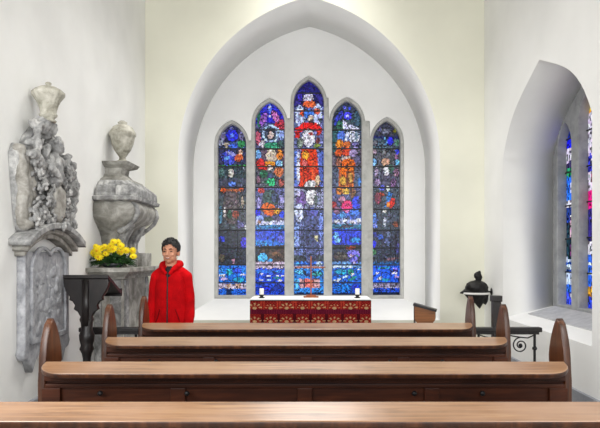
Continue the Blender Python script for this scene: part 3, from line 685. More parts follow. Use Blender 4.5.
prof = [(cxo + x, z) for x, z in half] + [(cxo + .175, 1.30), (cxo - .175, 1.30)] + [(cxo - x, z) for x, z in half[::-1]]
plate('bracket', [prof], .05, M_XZ(.02), m_black_wood, lec, bevel=.006)
prof2 = [(.02 + x * .9, min(z, 1.30 - (.02 + x * .9) * .44 - .03)) for x, z in half] + [(.17, 1.20), (.0, 1.29), (.0, .93)]
plate('bracket', [prof2], .05, M_YZ(cxo - .025), m_black_wood, lec, bevel=.006)
bm = bmesh.new()
lathe(bm, [(.05, .14), (.055, .17), (.04, .19), (.048, .22), (.03, .25), (.032, .45), (.042, .47), (.032, .50), (.03, .68), (.04, .72), (.055, .75), (.045, .78), (.055, .82), (.058, .86), (.042, .90), (.045, .96), (.03, 1.0)], cxo, .045, 16)
obj('turned_post', bm, m_black_wood, lec, True)
for a in range(4):
    foot = [(.0, .17), (.03, .16), (.10, .10), (.20, .06), (.24, .045), (.25, .0), (.20, .0), (.17, .025), (.0, .05)]
    M = Matrix.Translation((cxo, .045, 0)) @ Matrix.Rotation(a * PI / 2, 4, 'Z') @ M_XZ(-.022)
    plate('foot', [foot], .044, M, m_black_wood, lec, bevel=.004)

# ------------------------------------------------------------------ altar
ay0, ay1, ax0, ax1, az = 6.6, 7.08, -.66, .65, .985
alt = empty('altar', (0, ay0 + .24, 0)); tag(alt, 'altar table below the five stained glass lights', 'altar')
I = Matrix.Translation(-Vector(alt.location))
bm = bmesh.new(); box(bm, ax0, ax1, ay0, ay1, .93, az - .0, .004); bm.transform(I); obj('table_top', bm, m_dark, alt)
for sx in (0, 1):
    for sy in (0, 1):
        x = (ax0 + .05, ax1 - .05)[sx]; y = (ay0 + .06, ay1 - .05)[sy]
        bm = bmesh.new(); box(bm, x - .035, x + .035, y - .035, y + .035, 0, .93, .005); bm.transform(I); obj('leg', bm, m_dark, alt)
# damask frontal, own thing draped on the altar
def damask(u, v):   # u metres from centre, v metres below top
    base = (112, 20, 20)
    if v > .3: v = (v - .3) % .26 + .04
    dark = (66, 10, 16); cream = (172, 138, 100); rust = (158, 50, 36)
    if v < .012: return (60, 14, 16)
    if .10 < v < .15: return (84, 12, 34) if (u * 40) % 1 > .15 else (110, 26, 44)
    P_ = .175; k = (u / P_ + 50) % 1.0 - .5
    def palm(k, q, big):
        r = math.hypot(k * 1.0, q)
        a = math.atan2(q, k)
        if r < .13: return cream
        if .18 < r < .40 * big and math.sin(a * 9) > .25 and q > -.08: return cream if r > .27 else rust
        return None
    if v <= .10:
        q = (.085 - v) / .12
        c = palm(k, q, 1.15 if int((u / P_ + 50)) % 2 == 0 else .85)
        if c: return c
        if abs(abs(k) - .42) < .03 + .04 * abs(q): return rust
    else:
        q = (.245 - v) / .12
        c = palm(k, q - .1, 1.1)
        if c: return c
        if abs(abs(k) - .46) < .05: return dark
    return rust if math.sin(u * 190) * math.sin(v * 230) > .55 else base
def damask_mesh():
    bm = bmesh.new(); cols = []
    NU, NV = 262, 195
    W = ax1 - ax0 + .02; H = .975
    g = []
    for j in range(NV + 1):
        row = []
        for i in range(NU + 1):
            u = W * i / NU; v_ = H * j / NV
            wave = .010 * math.sin(u * 17) * min(1, v_ / .3) + .004 * math.sin(u * 41 + 1)*min(1, v_ / .3)
            row.append(bm.verts.new((ax0 - .01 + u, ay0 - .016 - abs(wave), az - .001 - v_)))
        g.append(row)
    rnd = random.Random(5)
    for j in range(NV):
        for i in range(NU):
            bm.faces.new((g[j][i], g[j + 1][i], g[j + 1][i + 1], g[j][i + 1]))
            c = damask(W * (i + .5) / NU - W / 2, H * (j + .5) / NV)
            k = rnd.gauss(1, .1); cols.append(lin([x * k for x in c]))
    me = bpy.data.meshes.new('altar_frontal'); bm.to_mesh(me); bm.free()
    at = me.color_attributes.new('Col', 'FLOAT_COLOR', 'CORNER')
    for p, c in zip(me.polygons, cols):
        for li in p.loop_indices: at.data[li].color = c
    o = link_mesh('altar_frontal', me, m_damask)
    s = o.modifiers.new('solid', 'SOLIDIFY'); s.thickness = .004; s.offset = 1
    return o
tag(damask_mesh(), 'dark red patterned cloth with cream palmettes hanging on the altar front', 'altar cloth')
bm = bmesh.new(); box(bm, ax0 - .012, ax1 + .012, ay0 - .022, ay1 + .01, az + .001, az + .014, .003)
tag(obj('altar_linen', bm, m_cloth), 'plain white linen spread over the altar top', 'cloth')
zt = az + .014
def candle(x, y, lab):
    r = empty('candle', (x, y, zt)); tag(r, lab, 'candle', 'altar candles')
    bm = bmesh.new(); lathe(bm, [(.034, 0), (.036, .006), (.022, .012), (.016, .02), (.028, .03), (.030, .038), (.024, .04)], n=18)
    obj('holder', bm, m_iron, r, True)
    bm = bmesh.new(); lathe(bm, [(.024, .036), (.025, .04), (.025, .105), (.022, .108), (.008, .104)], n=18); obj('wax', bm, m_wax, r, True)
    bm = bmesh.new(); tube(bm, [(0, 0, .104), (.002, 0, .116)], .0015, 6); obj('wick', bm, m_iron, r)
    return r
candle(-.553, 6.72, 'short white candle on the left end of the altar')
candle(.52, 6.72, 'short white candle on the right end of the altar')
cr = empty('altar_cross', (0.0, 6.82, zt)); tag(cr, 'slender orange-brown wooden cross on a stepped foot, centre of the altar', 'cross')
bm = bmesh.new(); box(bm, -.085, .085, -.05, .05, 0, .014, .003); box(bm, -.055, .055, -.035, .035, .014, .03, .003); obj('foot', bm, m_cross, cr)
bm = bmesh.new(); box(bm, -.008, .008, -.007, .007, .03, .47, .002); obj('upright', bm, m_cross, cr)
bm = bmesh.new(); box(bm, -.165, .165, -.0065, .0065, .336, .350, .002); obj('crossbar', bm, m_cross, cr)

# prayer desk right of the altar
pd = empty('prayer_desk', (1.235, 6.55, 0), math.radians(-14)); tag(pd, 'small brown wooden desk with a sloping top, right of the altar', 'desk')
side = [(-.10, .70), (-.07, .74), (-.10, .78), (-.10, .93), (.12, .87), (.12, .78), (.09, .74), (.10, .70)]
plate('box', [side], .17, M_XZ(-.06), wood('amber_desk_wood', (100, 58, 26), (138, 84, 40), (164, 104, 56), rough=.4), pd, bevel=.003)
lid = [(-.115, .932), (.132, .868), (.135, .885), (-.112, .952)]
plate('lid', [lid], .21, M_XZ(-.08), m_black_wood, pd)
bm = bmesh.new(); box(bm, -.108, -.100, -.062, .112, .71, .93); obj('side_board', bm, m_black_wood, pd)
for x in (-.07, .07):
    for y in (-.035, .085):
        bm = bmesh.new(); box(bm, x - .018, x + .018, y - .018, y + .018, 0, .71, .003); obj('leg', bm, m_end, pd)
bm = bmesh.new(); box(bm, -.07, .07, .015, .035, .12, .15); obj('stretcher', bm, m_end, pd)

# ------------------------------------------------------------------ black helmet on the right wall
hx, hy, hz = 1.885, 6.9, 1.075
hm = empty('wall_helmet', (hx, hy, hz)); tag(hm, 'black helmet-shaped ornament with a white strip, hung in the right corner', 'ornament')
bm = bmesh.new()
ell(bm, (.02, 0, .035), (.135, .11, .085)); ell(bm, (.05, 0, -.02), (.11, .10, .11)); chain(bm, [(-.02, 0, .0), (-.165, 0, -.03)], [.075, .012], 8, (1, .9, .9))
chain(bm, [(.04, 0, -.05), (.055, 0, -.20)], [.095, .012], 8, (1, .9, 1)); chain(bm, [(-.05, 0, -.03), (.0, 0, -.10)], [.07, .05], 4)
ell(bm, (.12, 0, -.05), (.035, .06, .12))
fuse('skull', bm, m_helm, hm, .008, 3, .004, 30)
bm = bmesh.new(); chain(bm, [(.035, 0, .10), (.045, 0, .15), (.03, 0, .17), (.055, 0, .215)], [.03, .042, .045, .015], 5, (1, .7, 1)); fuse('crest', bm, m_helm, hm, .007, 2)
bm = bmesh.new()
vs = []
pl = []
for k in range(13):
    a = PI + .12 + (PI - .24) * k / 12; pl.append((.015 + .155 * math.cos(a), .125 * math.sin(a)))
pl2 = [(x * .9, y * .9) for x, y in pl[::-1]]
plate('white_strip', [pl + pl2], .022, M_XY(-.045), m_whitepaint, hm)
bm = bmesh.new(); tube(bm, [(.10, .0, -.02), (XR - hx + .0, .0, -.02)], .014, 8); ell(bm, (XR - hx - .006, 0, -.02), (.008, .04, .05)); obj('wall_bracket', bm, m_iron, hm)

# ------------------------------------------------------------------ left wall tablet with cornice, carving and urn
tb = empty('wall_monument', (XL, 4.42, .66)); tag(tb, 'tall carved grey marble memorial tablet on the left wall, topped by an urn', 'memorial')
I = Matrix.Translation(-Vector(tb.location))
out = [(4.05, 1.50), (4.05, .84), (4.03, .80), (4.06, .76), (4.12, .745), (4.165, .66), (4.22, .735), (4.30, .79), (4.42, .80), (4.54, .79), (4.62, .735), (4.675, .66), (4.72, .745), (4.78, .76), (4.81, .80), (4.79, .84), (4.79, 1.50)]
plate('tablet', [out], .06, I @ M_YZ(XL), m_panel, tb, bevel=.01)
# raised arched moulding round the inscription field
fo = arch(4.42, .30, .86, 1.36, -.12, 12); fi = arch(4.42, .262, .90, 1.36, -.11, 12)
plate('arched_moulding', [fo, fi], .022, I @ M_YZ(XL + .058), m_panel, tb, bevel=.006)
# low relief on the field
rnd = random.Random(3); bm = bmesh.new()
for k in range(60):
    y = 4.42 + rnd.uniform(-.2, .2); z = rnd.uniform(.93, 1.38); r = rnd.uniform(.02, .05)
    ell(bm, (XL + .054, y, z), (.016, r, r * rnd.uniform(.5, 1.6)), (rnd.uniform(0, 3), 0, 0))
bm.transform(I); fuse('relief', bm, m_panel, tb, .008, 2)
# segmental cornice
def seg(z0, rise, y0, y1, th, n=20):
    top = []; bot = []
    for k in range(n + 1):
        t = k / n; y = y0 + (y1 - y0) * t; s = 1 - (2 * t - 1) ** 2
        top.append((y, z0 + rise * s + th)); bot.append((y, z0 + rise * s))
    return bot + top[::-1]
for (a, b_, z0, th, pr) in ((4.02, 4.82, 1.47, .035, .075), (3.99, 4.85, 1.505, .035, .11), (3.94, 4.90, 1.54, .045, .155)):
    plate('cornice', [seg(z0, .13, a, b_, th)], pr, I @ M_YZ(XL), m_carve_tan if z0 < 1.52 else m_carve, tb, bevel=.006)
# block under the carving
# back slab of the carving with flaring wings
bk = [(4.03, 1.64), (3.99, 1.75), (3.96, 1.95), (3.93, 2.15), (3.97, 2.22), (4.05, 2.20), (4.12, 2.30), (4.22, 2.38), (4.42, 2.42), (4.52, 2.36), (4.60, 2.22), (4.68, 2.06), (4.78, 2.08), (4.87, 2.16), (4.85, 2.0), (4.79, 1.85), (4.75, 1.72), (4.74, 1.60), (4.42, 1.66)]
plate('back_slab', [bk], .07, I @ M_YZ(XL), m_carve, tb, bevel=.012)
bm = bmesh.new()   # smooth drapery folds at the near side
for k in range(3):
    y = 3.97 + k * .045
    chain(bm, [(XL + .06, y, 2.18 - k * .02), (XL + .075, y + .02, 1.95), (XL + .06, y + .05, 1.70)], [.036, .045, .038], 8)
ell(bm, (XL + .07, 4.06, 1.68), (.05, .07, .04))
bm.transform(I); fuse('drapery', bm, m_carve_tan, tb, .008, 2, .014, 16)
bm = bmesh.new()   # far scrolled wing
chain(bm, [(XL + .08, 4.84, 2.14), (XL + .10, 4.78, 2.02), (XL + .09, 4.76, 1.86), (XL + .07, 4.70, 1.68)], [.02, .045, .045, .035], 8)
ell(bm, (XL + .10, 4.74, 2.0), (.06, .07, .07))
bm.transform(I); fuse('scrolled_wing', bm, m_carve, tb, .008, 1, .016, 22)
# cherub head and small torso between wings
bm = bmesh.new()
cy, cz = 4.34, 2.26
ell(bm, (XL + .15, cy, cz), (.052, .050, .060)); ell(bm, (XL + .20, cy - .012, cz - .008), (.012, .010, .013)); ell(bm, (XL + .18, cy, cz - .028), (.026, .03, .024))
for s in (-1, 1):
    ell(bm, (XL + .182, cy + s * .022, cz - .012), (.018, .016, .016)); ell(bm, (XL + .188, cy + s * .018, cz + .016), (.014, .015, .006))
chain(bm, [(XL + .13, cy, cz - .05), (XL + .12, cy + .01, cz - .14), (XL + .12, cy + .02, cz - .22)], [.035, .072, .075], 6)
chain(bm, [(XL + .13, cy + .06, cz - .08), (XL + .15, cy + .15, cz - .13), (XL + .15, cy + .20, cz - .07)], [.036, .030, .022], 6)
chain(bm, [(XL + .13, cy - .06, cz - .09), (XL + .16, cy - .11, cz - .17), (XL + .18, cy - .04, cz - .21)], [.036, .030, .022], 6)
for k in range(16):
    a = k * 2.4; ell(bm, (XL + .135 + .03 * math.cos(a * 1.3), cy + .046 * math.cos(a), cz + .035 + .022 * math.sin(a)), .020)
bm.transform(I); fuse('cherub', bm, m_carve, tb, .006, 1, .008, 30)
# central shield
sh = [(4.40, 1.70), (4.48, 1.76), (4.51, 1.86), (4.50, 1.95), (4.40, 1.99), (4.30, 1.95), (4.29, 1.86), (4.32, 1.76)]
plate('shield', [sh], .06, I @ M_YZ(XL + .10), m_carve_tan, tb, bevel=.02)
# flowers and leaves, heaped
rnd = random.Random(9); bm = bmesh.new()
def blossom(bm, y, z, x, r):
    for k in range(6):
        a = k * PI / 3 + rnd.random()
        ell(bm, (x, y + .72 * r * math.cos(a), z + .72 * r * math.sin(a)), (r * .35, r * .48, r * .42), (a, 0, 0), 1)
    ell(bm, (x + r * .3, y, z), r * .34, sub=1)
spots = []
for k in range(70):
    for _ in range(40):
        y = rnd.uniform(4.04, 4.74); z = rnd.uniform(1.68, 2.12)
        if abs(y - 4.40) < .09 and z > 1.80: continue
        if all((y - a) ** 2 + (z - b_) ** 2 > .0036 for a, b_ in spots): break
    else: continue
    spots.append((y, z)); blossom(bm, y, z, XL + .12 + rnd.uniform(-.02, .06), rnd.uniform(.030, .050))
    ell(bm, (XL + .07, y, z), (.06, .03, .03), sub=1)
bm.transform(I); fuse('flower_garland', bm, m_carve, tb, .0065, 0)
bm = bmesh.new()   # leaf scroll at the upper near side
pts = [(XL + .12, 4.14 + .10 * math.cos(t) * (1 - t / 9) + .02, 2.30 + .10 * math.sin(t) * (1 - t / 9)) for t in [k * .35 for k in range(18)]]
tube(bm, pts, [.03 - .001 * k for k in range(18)], 8)
for (y, z, ry, rz_, a) in ((4.03, 2.16, .08, .035, .3), (4.12, 2.12, .085, .035, -.5), (4.20, 2.20, .07, .03, 1.1), (4.08, 2.24, .075, .03, 1.5), (4.24, 2.13, .06, .03, .2), (4.60, 2.12, .08, .03, .9), (4.66, 2.18, .07, .028, -.3), (4.58, 2.22, .05, .028, .4)):
    ell(bm, (XL + .13, y, z), (.035, ry, rz_), (a, 0, 0)); ell(bm, (XL + .09, y, z), (.06, .035, .03))
chain(bm, [(XL + .09, 4.10, 2.38), (XL + .10, 4.22, 2.36), (XL + .09, 4.28, 2.30)], [.03, .045, .03], 6)
chain(bm, [(XL + .11, 4.20, 2.39), (XL + .11, 4.32, 2.39)], [.05, .055], 5)
bm.transform(I); fuse('leaf_scroll', bm, m_carve, tb, .006, 1, .016, 28)
bm = bmesh.new()
up = [(.050, 2.42), (.056, 2.43), (.040, 2.44), (.044, 2.448), (.060, 2.462), (.062, 2.474), (.054, 2.48), (.056, 2.50), (.064, 2.545), (.078, 2.575), (.092, 2.595), (.104, 2.612), (.104, 2.628), (.088, 2.650), (.055, 2.668), (.028, 2.675), (.014, 2.680), (.022, 2.692), (.020, 2.70), (.008, 2.705)]
lathe(bm, up, XL + .125, 4.26, 60, 16, .09, (2.54, 2.64))
bm.transform(I); obj('urn', bm, m_urn, tb, True)

# ------------------------------------------------------------------ second monument: pedestal, sarcophagus, urn
mo = empty('sarcophagus_monument', (XL, 5.91, 0)); tag(mo, 'stone pedestal bearing a bulging sarcophagus and lidded urn, behind the boy', 'memorial')
I = Matrix.Translation(-Vector(mo.location))
ya, yb_ = 5.50, 6.33
bm = bmesh.new(); box(bm, XL, XL + .27, ya, yb_, .12, 1.29, .004); box(bm, XL, XL + .33, ya - .06, yb_ + .06, 0, .12, .01)
bm.transform(I); obj('pedestal', bm, m_monu, mo)
bm = bmesh.new(); bm.free()
for q in ((.262, .285, ya + .02, ya + .12), (.262, .285, yb_ - .12, yb_ - .02), (.15, .25, ya - .014, ya + .01), (.01, .07, ya - .014, ya + .01)):
    bm = bmesh.new(); box(bm, XL + q[0], XL + q[1], q[2], q[3], .16, 1.25, .004)
    bm.transform(I); obj('pilaster', bm, m_carve, mo)
bm = bmesh.new()
for (d, z0, z1) in ((.03, 1.26, 1.285), (.06, 1.285, 1.305), (.10, 1.305, 1.325), (.14, 1.325, 1.365)):
    box(bm, XL, XL + .27 + d * .9, ya - d * 1.5, yb_ + d, z0, z1, .004)
bm.transform(I); obj('cornice_shelf', bm, m_monu, mo)
def ring(bm, z, hy, p, yc=5.905, n=9, q=.35):
    r = min(hy, p) * q; pts = [(XL, yc - hy), ]
    for k in range(n):
        a = -PI / 2 + PI / 2 * k / (n - 1); pts.append((XL + p - r + r * math.cos(a), yc - hy + r + r * math.sin(a)))
    for k in range(n):
        a = PI / 2 * k / (n - 1); pts.append((XL + p - r + r * math.cos(a), yc + hy - r + r * math.sin(a)))
    pts.append((XL, yc + hy))
    return [bm.verts.new((x, y, z)) for x, y in pts]
def loft(bm, prof, **kw):
    rs = [ring(bm, *q, **kw) for q in prof]
    for a, b_ in zip(rs, rs[1:]):
        n = len(a)
        for k in range(n): bm.faces.new((a[k], a[(k + 1) % n], b_[(k + 1) % n], b_[k]))
    bm.faces.new(rs[0][::-1]); bm.faces.new(rs[-1])
bm = bmesh.new(); box(bm, XL, XL + .30, 6.00, 6.36, 1.365, 1.50, .006); box(bm, XL, XL + .26, 5.62, 6.0, 1.365, 1.44, .006); bm.transform(I); obj('base_block', bm, m_monu, mo)
bm = bmesh.new()
loft(bm, [(1.43, .21, .12), (1.47, .22, .13), (1.56, .19, .12), (1.64, .22, .14), (1.70, .27, .19), (1.75, .33, .27), (1.79, .39, .335), (1.84, .428, .375), (1.90, .437, .392), (1.95, .428, .38), (1.985, .40, .355)], q=.45)
bm.transform(I); obj('sarcophagus', bm, m_monu, mo, True)
bm = bmesh.new()
loft(bm, [(1.975, .41, .36), (1.985, .45, .40), (2.015, .455, .405), (2.025, .43, .38)], q=.2); bm.transform(I); obj('rim', bm, m_carve, mo)
# gadrooned lid
bm = bmesh.new()
loft(bm, [(2.02, .39, .34), (2.10, .37, .32), (2.17, .30, .26), (2.19, .25, .22)], q=.3)
ng = 13
for k in range(ng):
    y = 5.905 - .38 + .76 * k / (ng - 1); yt = 5.905 + (y - 5.905) * .72
    chain(bm, [(XL + .355, y, 2.035), (XL + .35, 5.905 + (y - 5.905) * .95, 2.09), (XL + .28, yt, 2.165)], [.026, .03, .018], 4)
for k in range(6):
    x = XL + .04 + .30 * k / 5
    for sgn in (-1, 1):
        chain(bm, [(x, 5.905 + sgn * .405, 2.035), (x, 5.905 + sgn * .395, 2.09), (XL + (x - XL) * .8, 5.905 + sgn * .31, 2.165)], [.026, .03, .018], 4)
bm.transform(I); fuse('gadrooned_lid', bm, m_carve, mo, .009, 0)
# straps / scroll consoles on the body
for yy in (5.56, 6.25):
    bm = bmesh.new()
    pts = [(XL + .33, yy, 1.97), (XL + .375, yy, 1.93), (XL + .385, yy, 1.87), (XL + .355, yy, 1.80), (XL + .29, yy, 1.74), (XL + .22, yy, 1.70)]
    chain(bm, pts, [.016, .022, .024, .022, .02, .03], 5, (1, 1.3, 1))
    bm.transform(I); fuse('scroll_band', bm, m_carve, mo, .008, 2)
for yy in (5.72, 6.09):
    bm = bmesh.new(); chain(bm, [(XL + .23, yy, 1.40), (XL + .17, yy, 1.50), (XL + .17, yy, 1.60), (XL + .22, yy, 1.69), (XL + .26, yy, 1.76)], [.06, .045, .045, .05, .05], 7)
    for q in (-.05, 0, .05): chain(bm, [(XL + .26, yy + q, 1.42), (XL + .205, yy + q * .7, 1.52), (XL + .21, yy + q * .7, 1.60), (XL + .27, yy + q, 1.72)], [.018, .016, .016, .016], 9)
    bm.transform(I); fuse('fluted_support', bm, m_carve, mo, .007, 1)
# concave plinth
bm = bmesh.new()
loft(bm, [(2.17, .26, .29), (2.20, .24, .27), (2.225, .17, .20), (2.27, .12, .16), (2.32, .12, .17), (2.345, .18, .235), (2.375, .205, .25)], q=.08)
bm.transform(I); obj('plinth', bm, m_monu, mo)
bm = bmesh.new()
lathe(bm, [(.06, 2.375), (.062, 2.40), (.035, 2.415), (.03, 2.44), (.045, 2.46), (.075, 2.51), (.098, 2.57), (.108, 2.62), (.112, 2.64), (.122, 2.65), (.124, 2.68), (.11, 2.70), (.09, 2.735), (.06, 2.755), (.035, 2.76), (.045, 2.775), (.045, 2.785), (.02, 2.80)], XL + .135, 5.905, 48, 14, .06, (2.5, 2.735))
bm.transform(I); obj('urn', bm, m_urn, mo, True)

# ------------------------------------------------------------------ flower arrangement
fl = empty('flower_arrangement', (XL + .20, 5.42, 1.365)); tag(fl, 'bunch of bright yellow chrysanthemums on the stone shelf behind the lectern', 'flowers')
I = Matrix.Translation(-Vector(fl.location))
bm = bmesh.new(); lathe(bm, [(.05, 0), (.055, .004), (.07, .02), (.075, .035), (.072, .04), (.06, .03), (.02, .02)], n=24)
for v in bm.verts: v.co.x *= 1.35
obj('bowl', bm, m_bowl, fl, True)
rnd = random.Random(21)
bm = bmesh.new()
def leaf(bm, base, d, L, w):
    d = Vector(d).normalized(); s = d.cross(Vector((0, 0, 1)))
    if s.length < .01: s = Vector((1, 0, 0))
    s.normalize(); n = s.cross(d)
    b0 = Vector(base)
    rows_ = []
    for k in range(5):
        t = k / 4; wd = w * math.sin(PI * min(1, t * .9 + .08)); c = b0 + d * L * t - n * (-.0) + Vector((0, 0, -L * .35 * t * t))
        rows_.append((bm.verts.new(c - s * wd - n * .003), bm.verts.new(c + n * .002), bm.verts.new(c + s * wd - n * .003)))
    for a, b_ in zip(rows_, rows_[1:]):
        bm.faces.new((a[0], a[1], b_[1], b_[0])); bm.faces.new((a[1], a[2], b_[2], b_[1]))
for k in range(330):
    a = rnd.uniform(0, 2 * PI); e = rnd.uniform(-.15, 1.3); r = rnd.uniform(.02, .1)
    x = r * 1.6 * math.cos(a)
    leaf(bm, (max(-.17, x), r * .5 * math.sin(a), .03 + rnd.uniform(0, .06)), (math.cos(a) * math.cos(e), .6 * math.sin(a) * math.cos(e), math.sin(e)), rnd.uniform(.05, .10), rnd.uniform(.009, .017))
for v in bm.verts: v.co.x = max(-.195, min(.21, v.co.x)); v.co.y = max(-.13, min(.10, v.co.y)); v.co.z = max(.0, v.co.z)
o = obj('foliage', bm, m_leaf, fl)
bl = [(97.5, 250.6, 4.3), (99, 257, 3.4), (94, 253, 3.1), (105, 246.8, 2.4), (106, 253.6, 2.7), (113.7, 242, 2.8), (111, 246, 2.8), (114, 249.5, 3.5), (118, 242, 2.3), (121, 246, 2.8), (122.5, 251.8, 3.1), (126.5, 250.5, 2.7), (133, 251, 2.9), (133.4, 256.5, 2.7), (119.5, 251.5, 2.4), (101, 248.5, 2.8), (109.5, 250, 2.2), (96, 246.8, 2.4)]
for (px, py, r) in bl:
    y = 5.36 + rnd.uniform(-.03, .03); s_ = 600 / y
    c = Vector(((px - 311) / s_, y, CAMZ + (256 - py) / s_)) - Vector(fl.location); R_ = 1.35 * r / s_
    c.x = max(c.x, -.20 + R_ * .6)
    bm = bmesh.new()
    for lay in range(3):
        n = 13 - lay * 3; tilt = .25 + lay * .45
        for k in range(n):
            a = 2 * PI * k / n + lay * .3
            L = R_ * (1.1 - .25 * lay)
            cc = Vector((math.cos(a) * L * .55 * math.cos(tilt), -math.sin(tilt) * L * .5 - .002 * lay, math.sin(a) * L * .55 * math.cos(tilt)))
            ell(bm, cc, (L * .5, R_ * .12, R_ * .2), (0, -a, 0), 1)
    bm.transform(Matrix.Translation(c) @ Matrix.Rotation(rnd.uniform(-.6, .6), 4, 'Z') @ Matrix.Rotation(rnd.uniform(-.7, .1), 4, 'X'))
    f = obj('flower', bm, m_yellow, fl, True)
    bm = bmesh.new(); ell(bm, c + Vector((0, -R_ * .55, 0)), R_ * .28, sub=1); obj('flower_centre', bm, m_yellowc, f)
    bm = bmesh.new(); tube(bm, [c + Vector((0, .01, 0)), (c.x * .7, c.y * .5, c.z * .5), (c.x * .3, 0, .04)], .0025, 5); obj('stem', bm, m_stemg, f)

# ------------------------------------------------------------------ the boy
pe = Vector((-1.245, 5.32, 0))
def stack(bm, rows_):
    for (z0, a0, b0), (z1, a1, b1) in zip(rows_, rows_[1:]):
        n = max(1, int(abs(z1 - z0) / .014))
        for k in range(n + 1):
            t = k / n; ell(bm, (0, .015, z0 + (z1 - z0) * t), (a0 + (a1 - a0) * t, b0 + (b1 - b0) * t, .03), sub=3)
def person():
    bm = bmesh.new()
    H = 1.62
    # head centre
    hz_ = H - .112
    ell(bm, (0, .012, hz_ + .022), (.070, .090, .086), sub=3)         # cranium
    ell(bm, (0, -.016, hz_ - .030), (.055, .070, .078), sub=3)        # face
    ell(bm, (0, -.042, hz_ - .078), (.026, .032, .026), sub=3)        # chin
    for s in (-1, 1):
        ell(bm, (s * .028, -.030, hz_ - .055), (.026, .040, .034), sub=3)   # jaw
        ell(bm, (s * .034, -.066, hz_ - .028), (.020, .016, .016), sub=3)   # cheek
        ell(bm, (s * .070, .014, hz_ - .012), (.010, .019, .030), (.15, 0, 0), sub=3)   # ear
        ell(bm, (s * .028, -.078, hz_ + .022), (.022, .009, .006), sub=2)  # brow
        ell(bm, (s * .010, -.090, hz_ - .032), (.009, .010, .008), sub=2)  # nostril wing
    chain(bm, [(0, -.082, hz_ + .008), (0, -.098, hz_ - .028)], [.008, .012], 6)   # nose
    ell(bm, (0, -.082, hz_ - .052), (.022, .008, .005), sub=2); ell(bm, (0, -.080, hz_ - .062), (.018, .008, .006), sub=2)
    chain(bm, [(0, .015, hz_ - .06), (0, .022, 1.35)], [.05, .055], 6)
    # trunk
    chain(bm, [(-.115, .02, 1.305), (.115, .02, 1.305)], [.044, .044], 8)
    stack(bm, [(1.31, .11, .07), (1.25, .125, .085), (1.14, .122, .085), (1.05, .112, .078), (.96, .115, .082), (.88, .124, .088), (.80, .124, .088)])
    # arms
    arms = {}
    for s in (-1, 1):
        sh, elb, wr = Vector((s * .132, .02, 1.285)), Vector((s * .160, .03, 1.05)), Vector((s * .164, -.03, .83))
        chain(bm, [sh, elb, wr], [.042, .034, .024], 9)
        palm = wr + Vector((0, -.012, -.055)); ell(bm, palm, (.017, .036, .046), sub=3)
        for k, (oy, L) in enumerate(((-.028, .060), (-.010, .070), (.009, .064), (.026, .050))):
            b0 = palm + Vector((0, oy, -.035)); m1 = b0 + Vector((-s * .006, -.004, -L * .5)); t1 = m1 + Vector((-s * .018, -.004, -L * .42))
            chain(bm, [b0, m1, t1], [.0095, .0085, .007], 5)
        b0 = palm + Vector((0, -.028, .015)); m1 = b0 + Vector((-s * .012, -.022, -.025)); t1 = m1 + Vector((-s * .008, -.006, -.028))
        chain(bm, [b0, m1, t1], [.012, .010, .008], 5)
        # legs
        hp, kn, an = Vector((s * .085, .02, .80)), Vector((s * .095, .01, .46)), Vector((s * .10, .035, .09))
        chain(bm, [hp, kn], [.082, .054], 10); chain(bm, [kn, kn + Vector((0, .012, -.12)), an], [.052, .052, .034], 8)
        chain(bm, [an + Vector((0, .02, -.045)), an + Vector((s * .02, -.13, -.055))], [.036, .028], 6)
    p = fuse('person', bm, m_skin, None, .0048, 3)
    p.location = pe; p.rotation_euler = (0, 0, math.radians(-4))
    tag(p, 'boy with short black hair in a red hooded jacket standing and smiling', 'person')
    # hair: cap over the skull

    bm = bmesh.new()
    rnd = random.Random(2)
    ell(bm, (0, .018, hz_ + .032), (.077, .096, .086), sub=4)
    M_ = []
    for v in bm.verts:
        c = v.co
        # raise the front edge to a fringe line
    geom = [v for v in bm.verts if (v.co.y < -.034 and v.co.z < hz_ + .054 + .012 * math.sin(v.co.x * 70 + 1) - abs(v.co.x) * .25) or (v.co.z < hz_ - .005 and v.co.y < .030) or v.co.z < hz_ - .04]
    bmesh.ops.delete(bm, geom=geom, context='VERTS')
    for v in bm.verts:
        n_ = noise.noise(v.co * 60)
        v.co += (v.co - Vector((0, .02, hz_ + .02))).normalized() * (.004 + .005 * n_)
    for k in range(150):   # short tufts
        a = rnd.uniform(-PI, PI); e = rnd.uniform(.35, 1.5)
        d = Vector((math.cos(a) * math.cos(e), math.sin(a) * math.cos(e), math.sin(e)))
        b0 = Vector((0, .02, hz_ + .032)) + Vector((d.x * .076, d.y * .095, d.z * .086))
        t = b0 + d * .012 + Vector((0, -.012, .0))
        if b0.y < -.03 and b0.z < hz_ + .060: continue
        tube(bm, [b0 - d * .008, t], [.008, .001], 5)
    h = obj('hair', bm, m_hair, p, True)
    for s in (-1, 1):
        bm = bmesh.new(); ell(bm, (s * .030, -.081, hz_ + .001), (.0125, .006, .0042), (0, s * .06, 0), 2); obj('eye', bm, m_eye, p, True)
        bm = bmesh.new(); chain(bm, [(s * .014, -.088, hz_ + .021), (s * .030, -.087, hz_ + .025), (s * .046, -.074, hz_ + .019)], [.0028, .0036, .002], 5); obj('eyebrow', bm, m_hair, p, True)
    bm = bmesh.new(); chain(bm, [(-.024, -.080, hz_ - .051), (0, -.0915, hz_ - .058), (.024, -.080, hz_ - .051)], [.003, .0055, .003], 6); m_ = obj('mouth', bm, m_lip, p, True)
    bm = bmesh.new(); chain(bm, [(-.015, -.0885, hz_ - .0535), (0, -.0955, hz_ - .0565), (.015, -.0885, hz_ - .0535)], [.0018, .0028, .0018], 5); obj('teeth', bm, m_teeth, m_, True)
    # shirt at the neck
    bm = bmesh.new(); chain(bm, [(0, .0, 1.335), (0, -.035, 1.29)], [.058, .045], 6)
    fuse('shirt', bm, m_shirt, p, .006, 2)
    # jacket
    bm = bmesh.new()
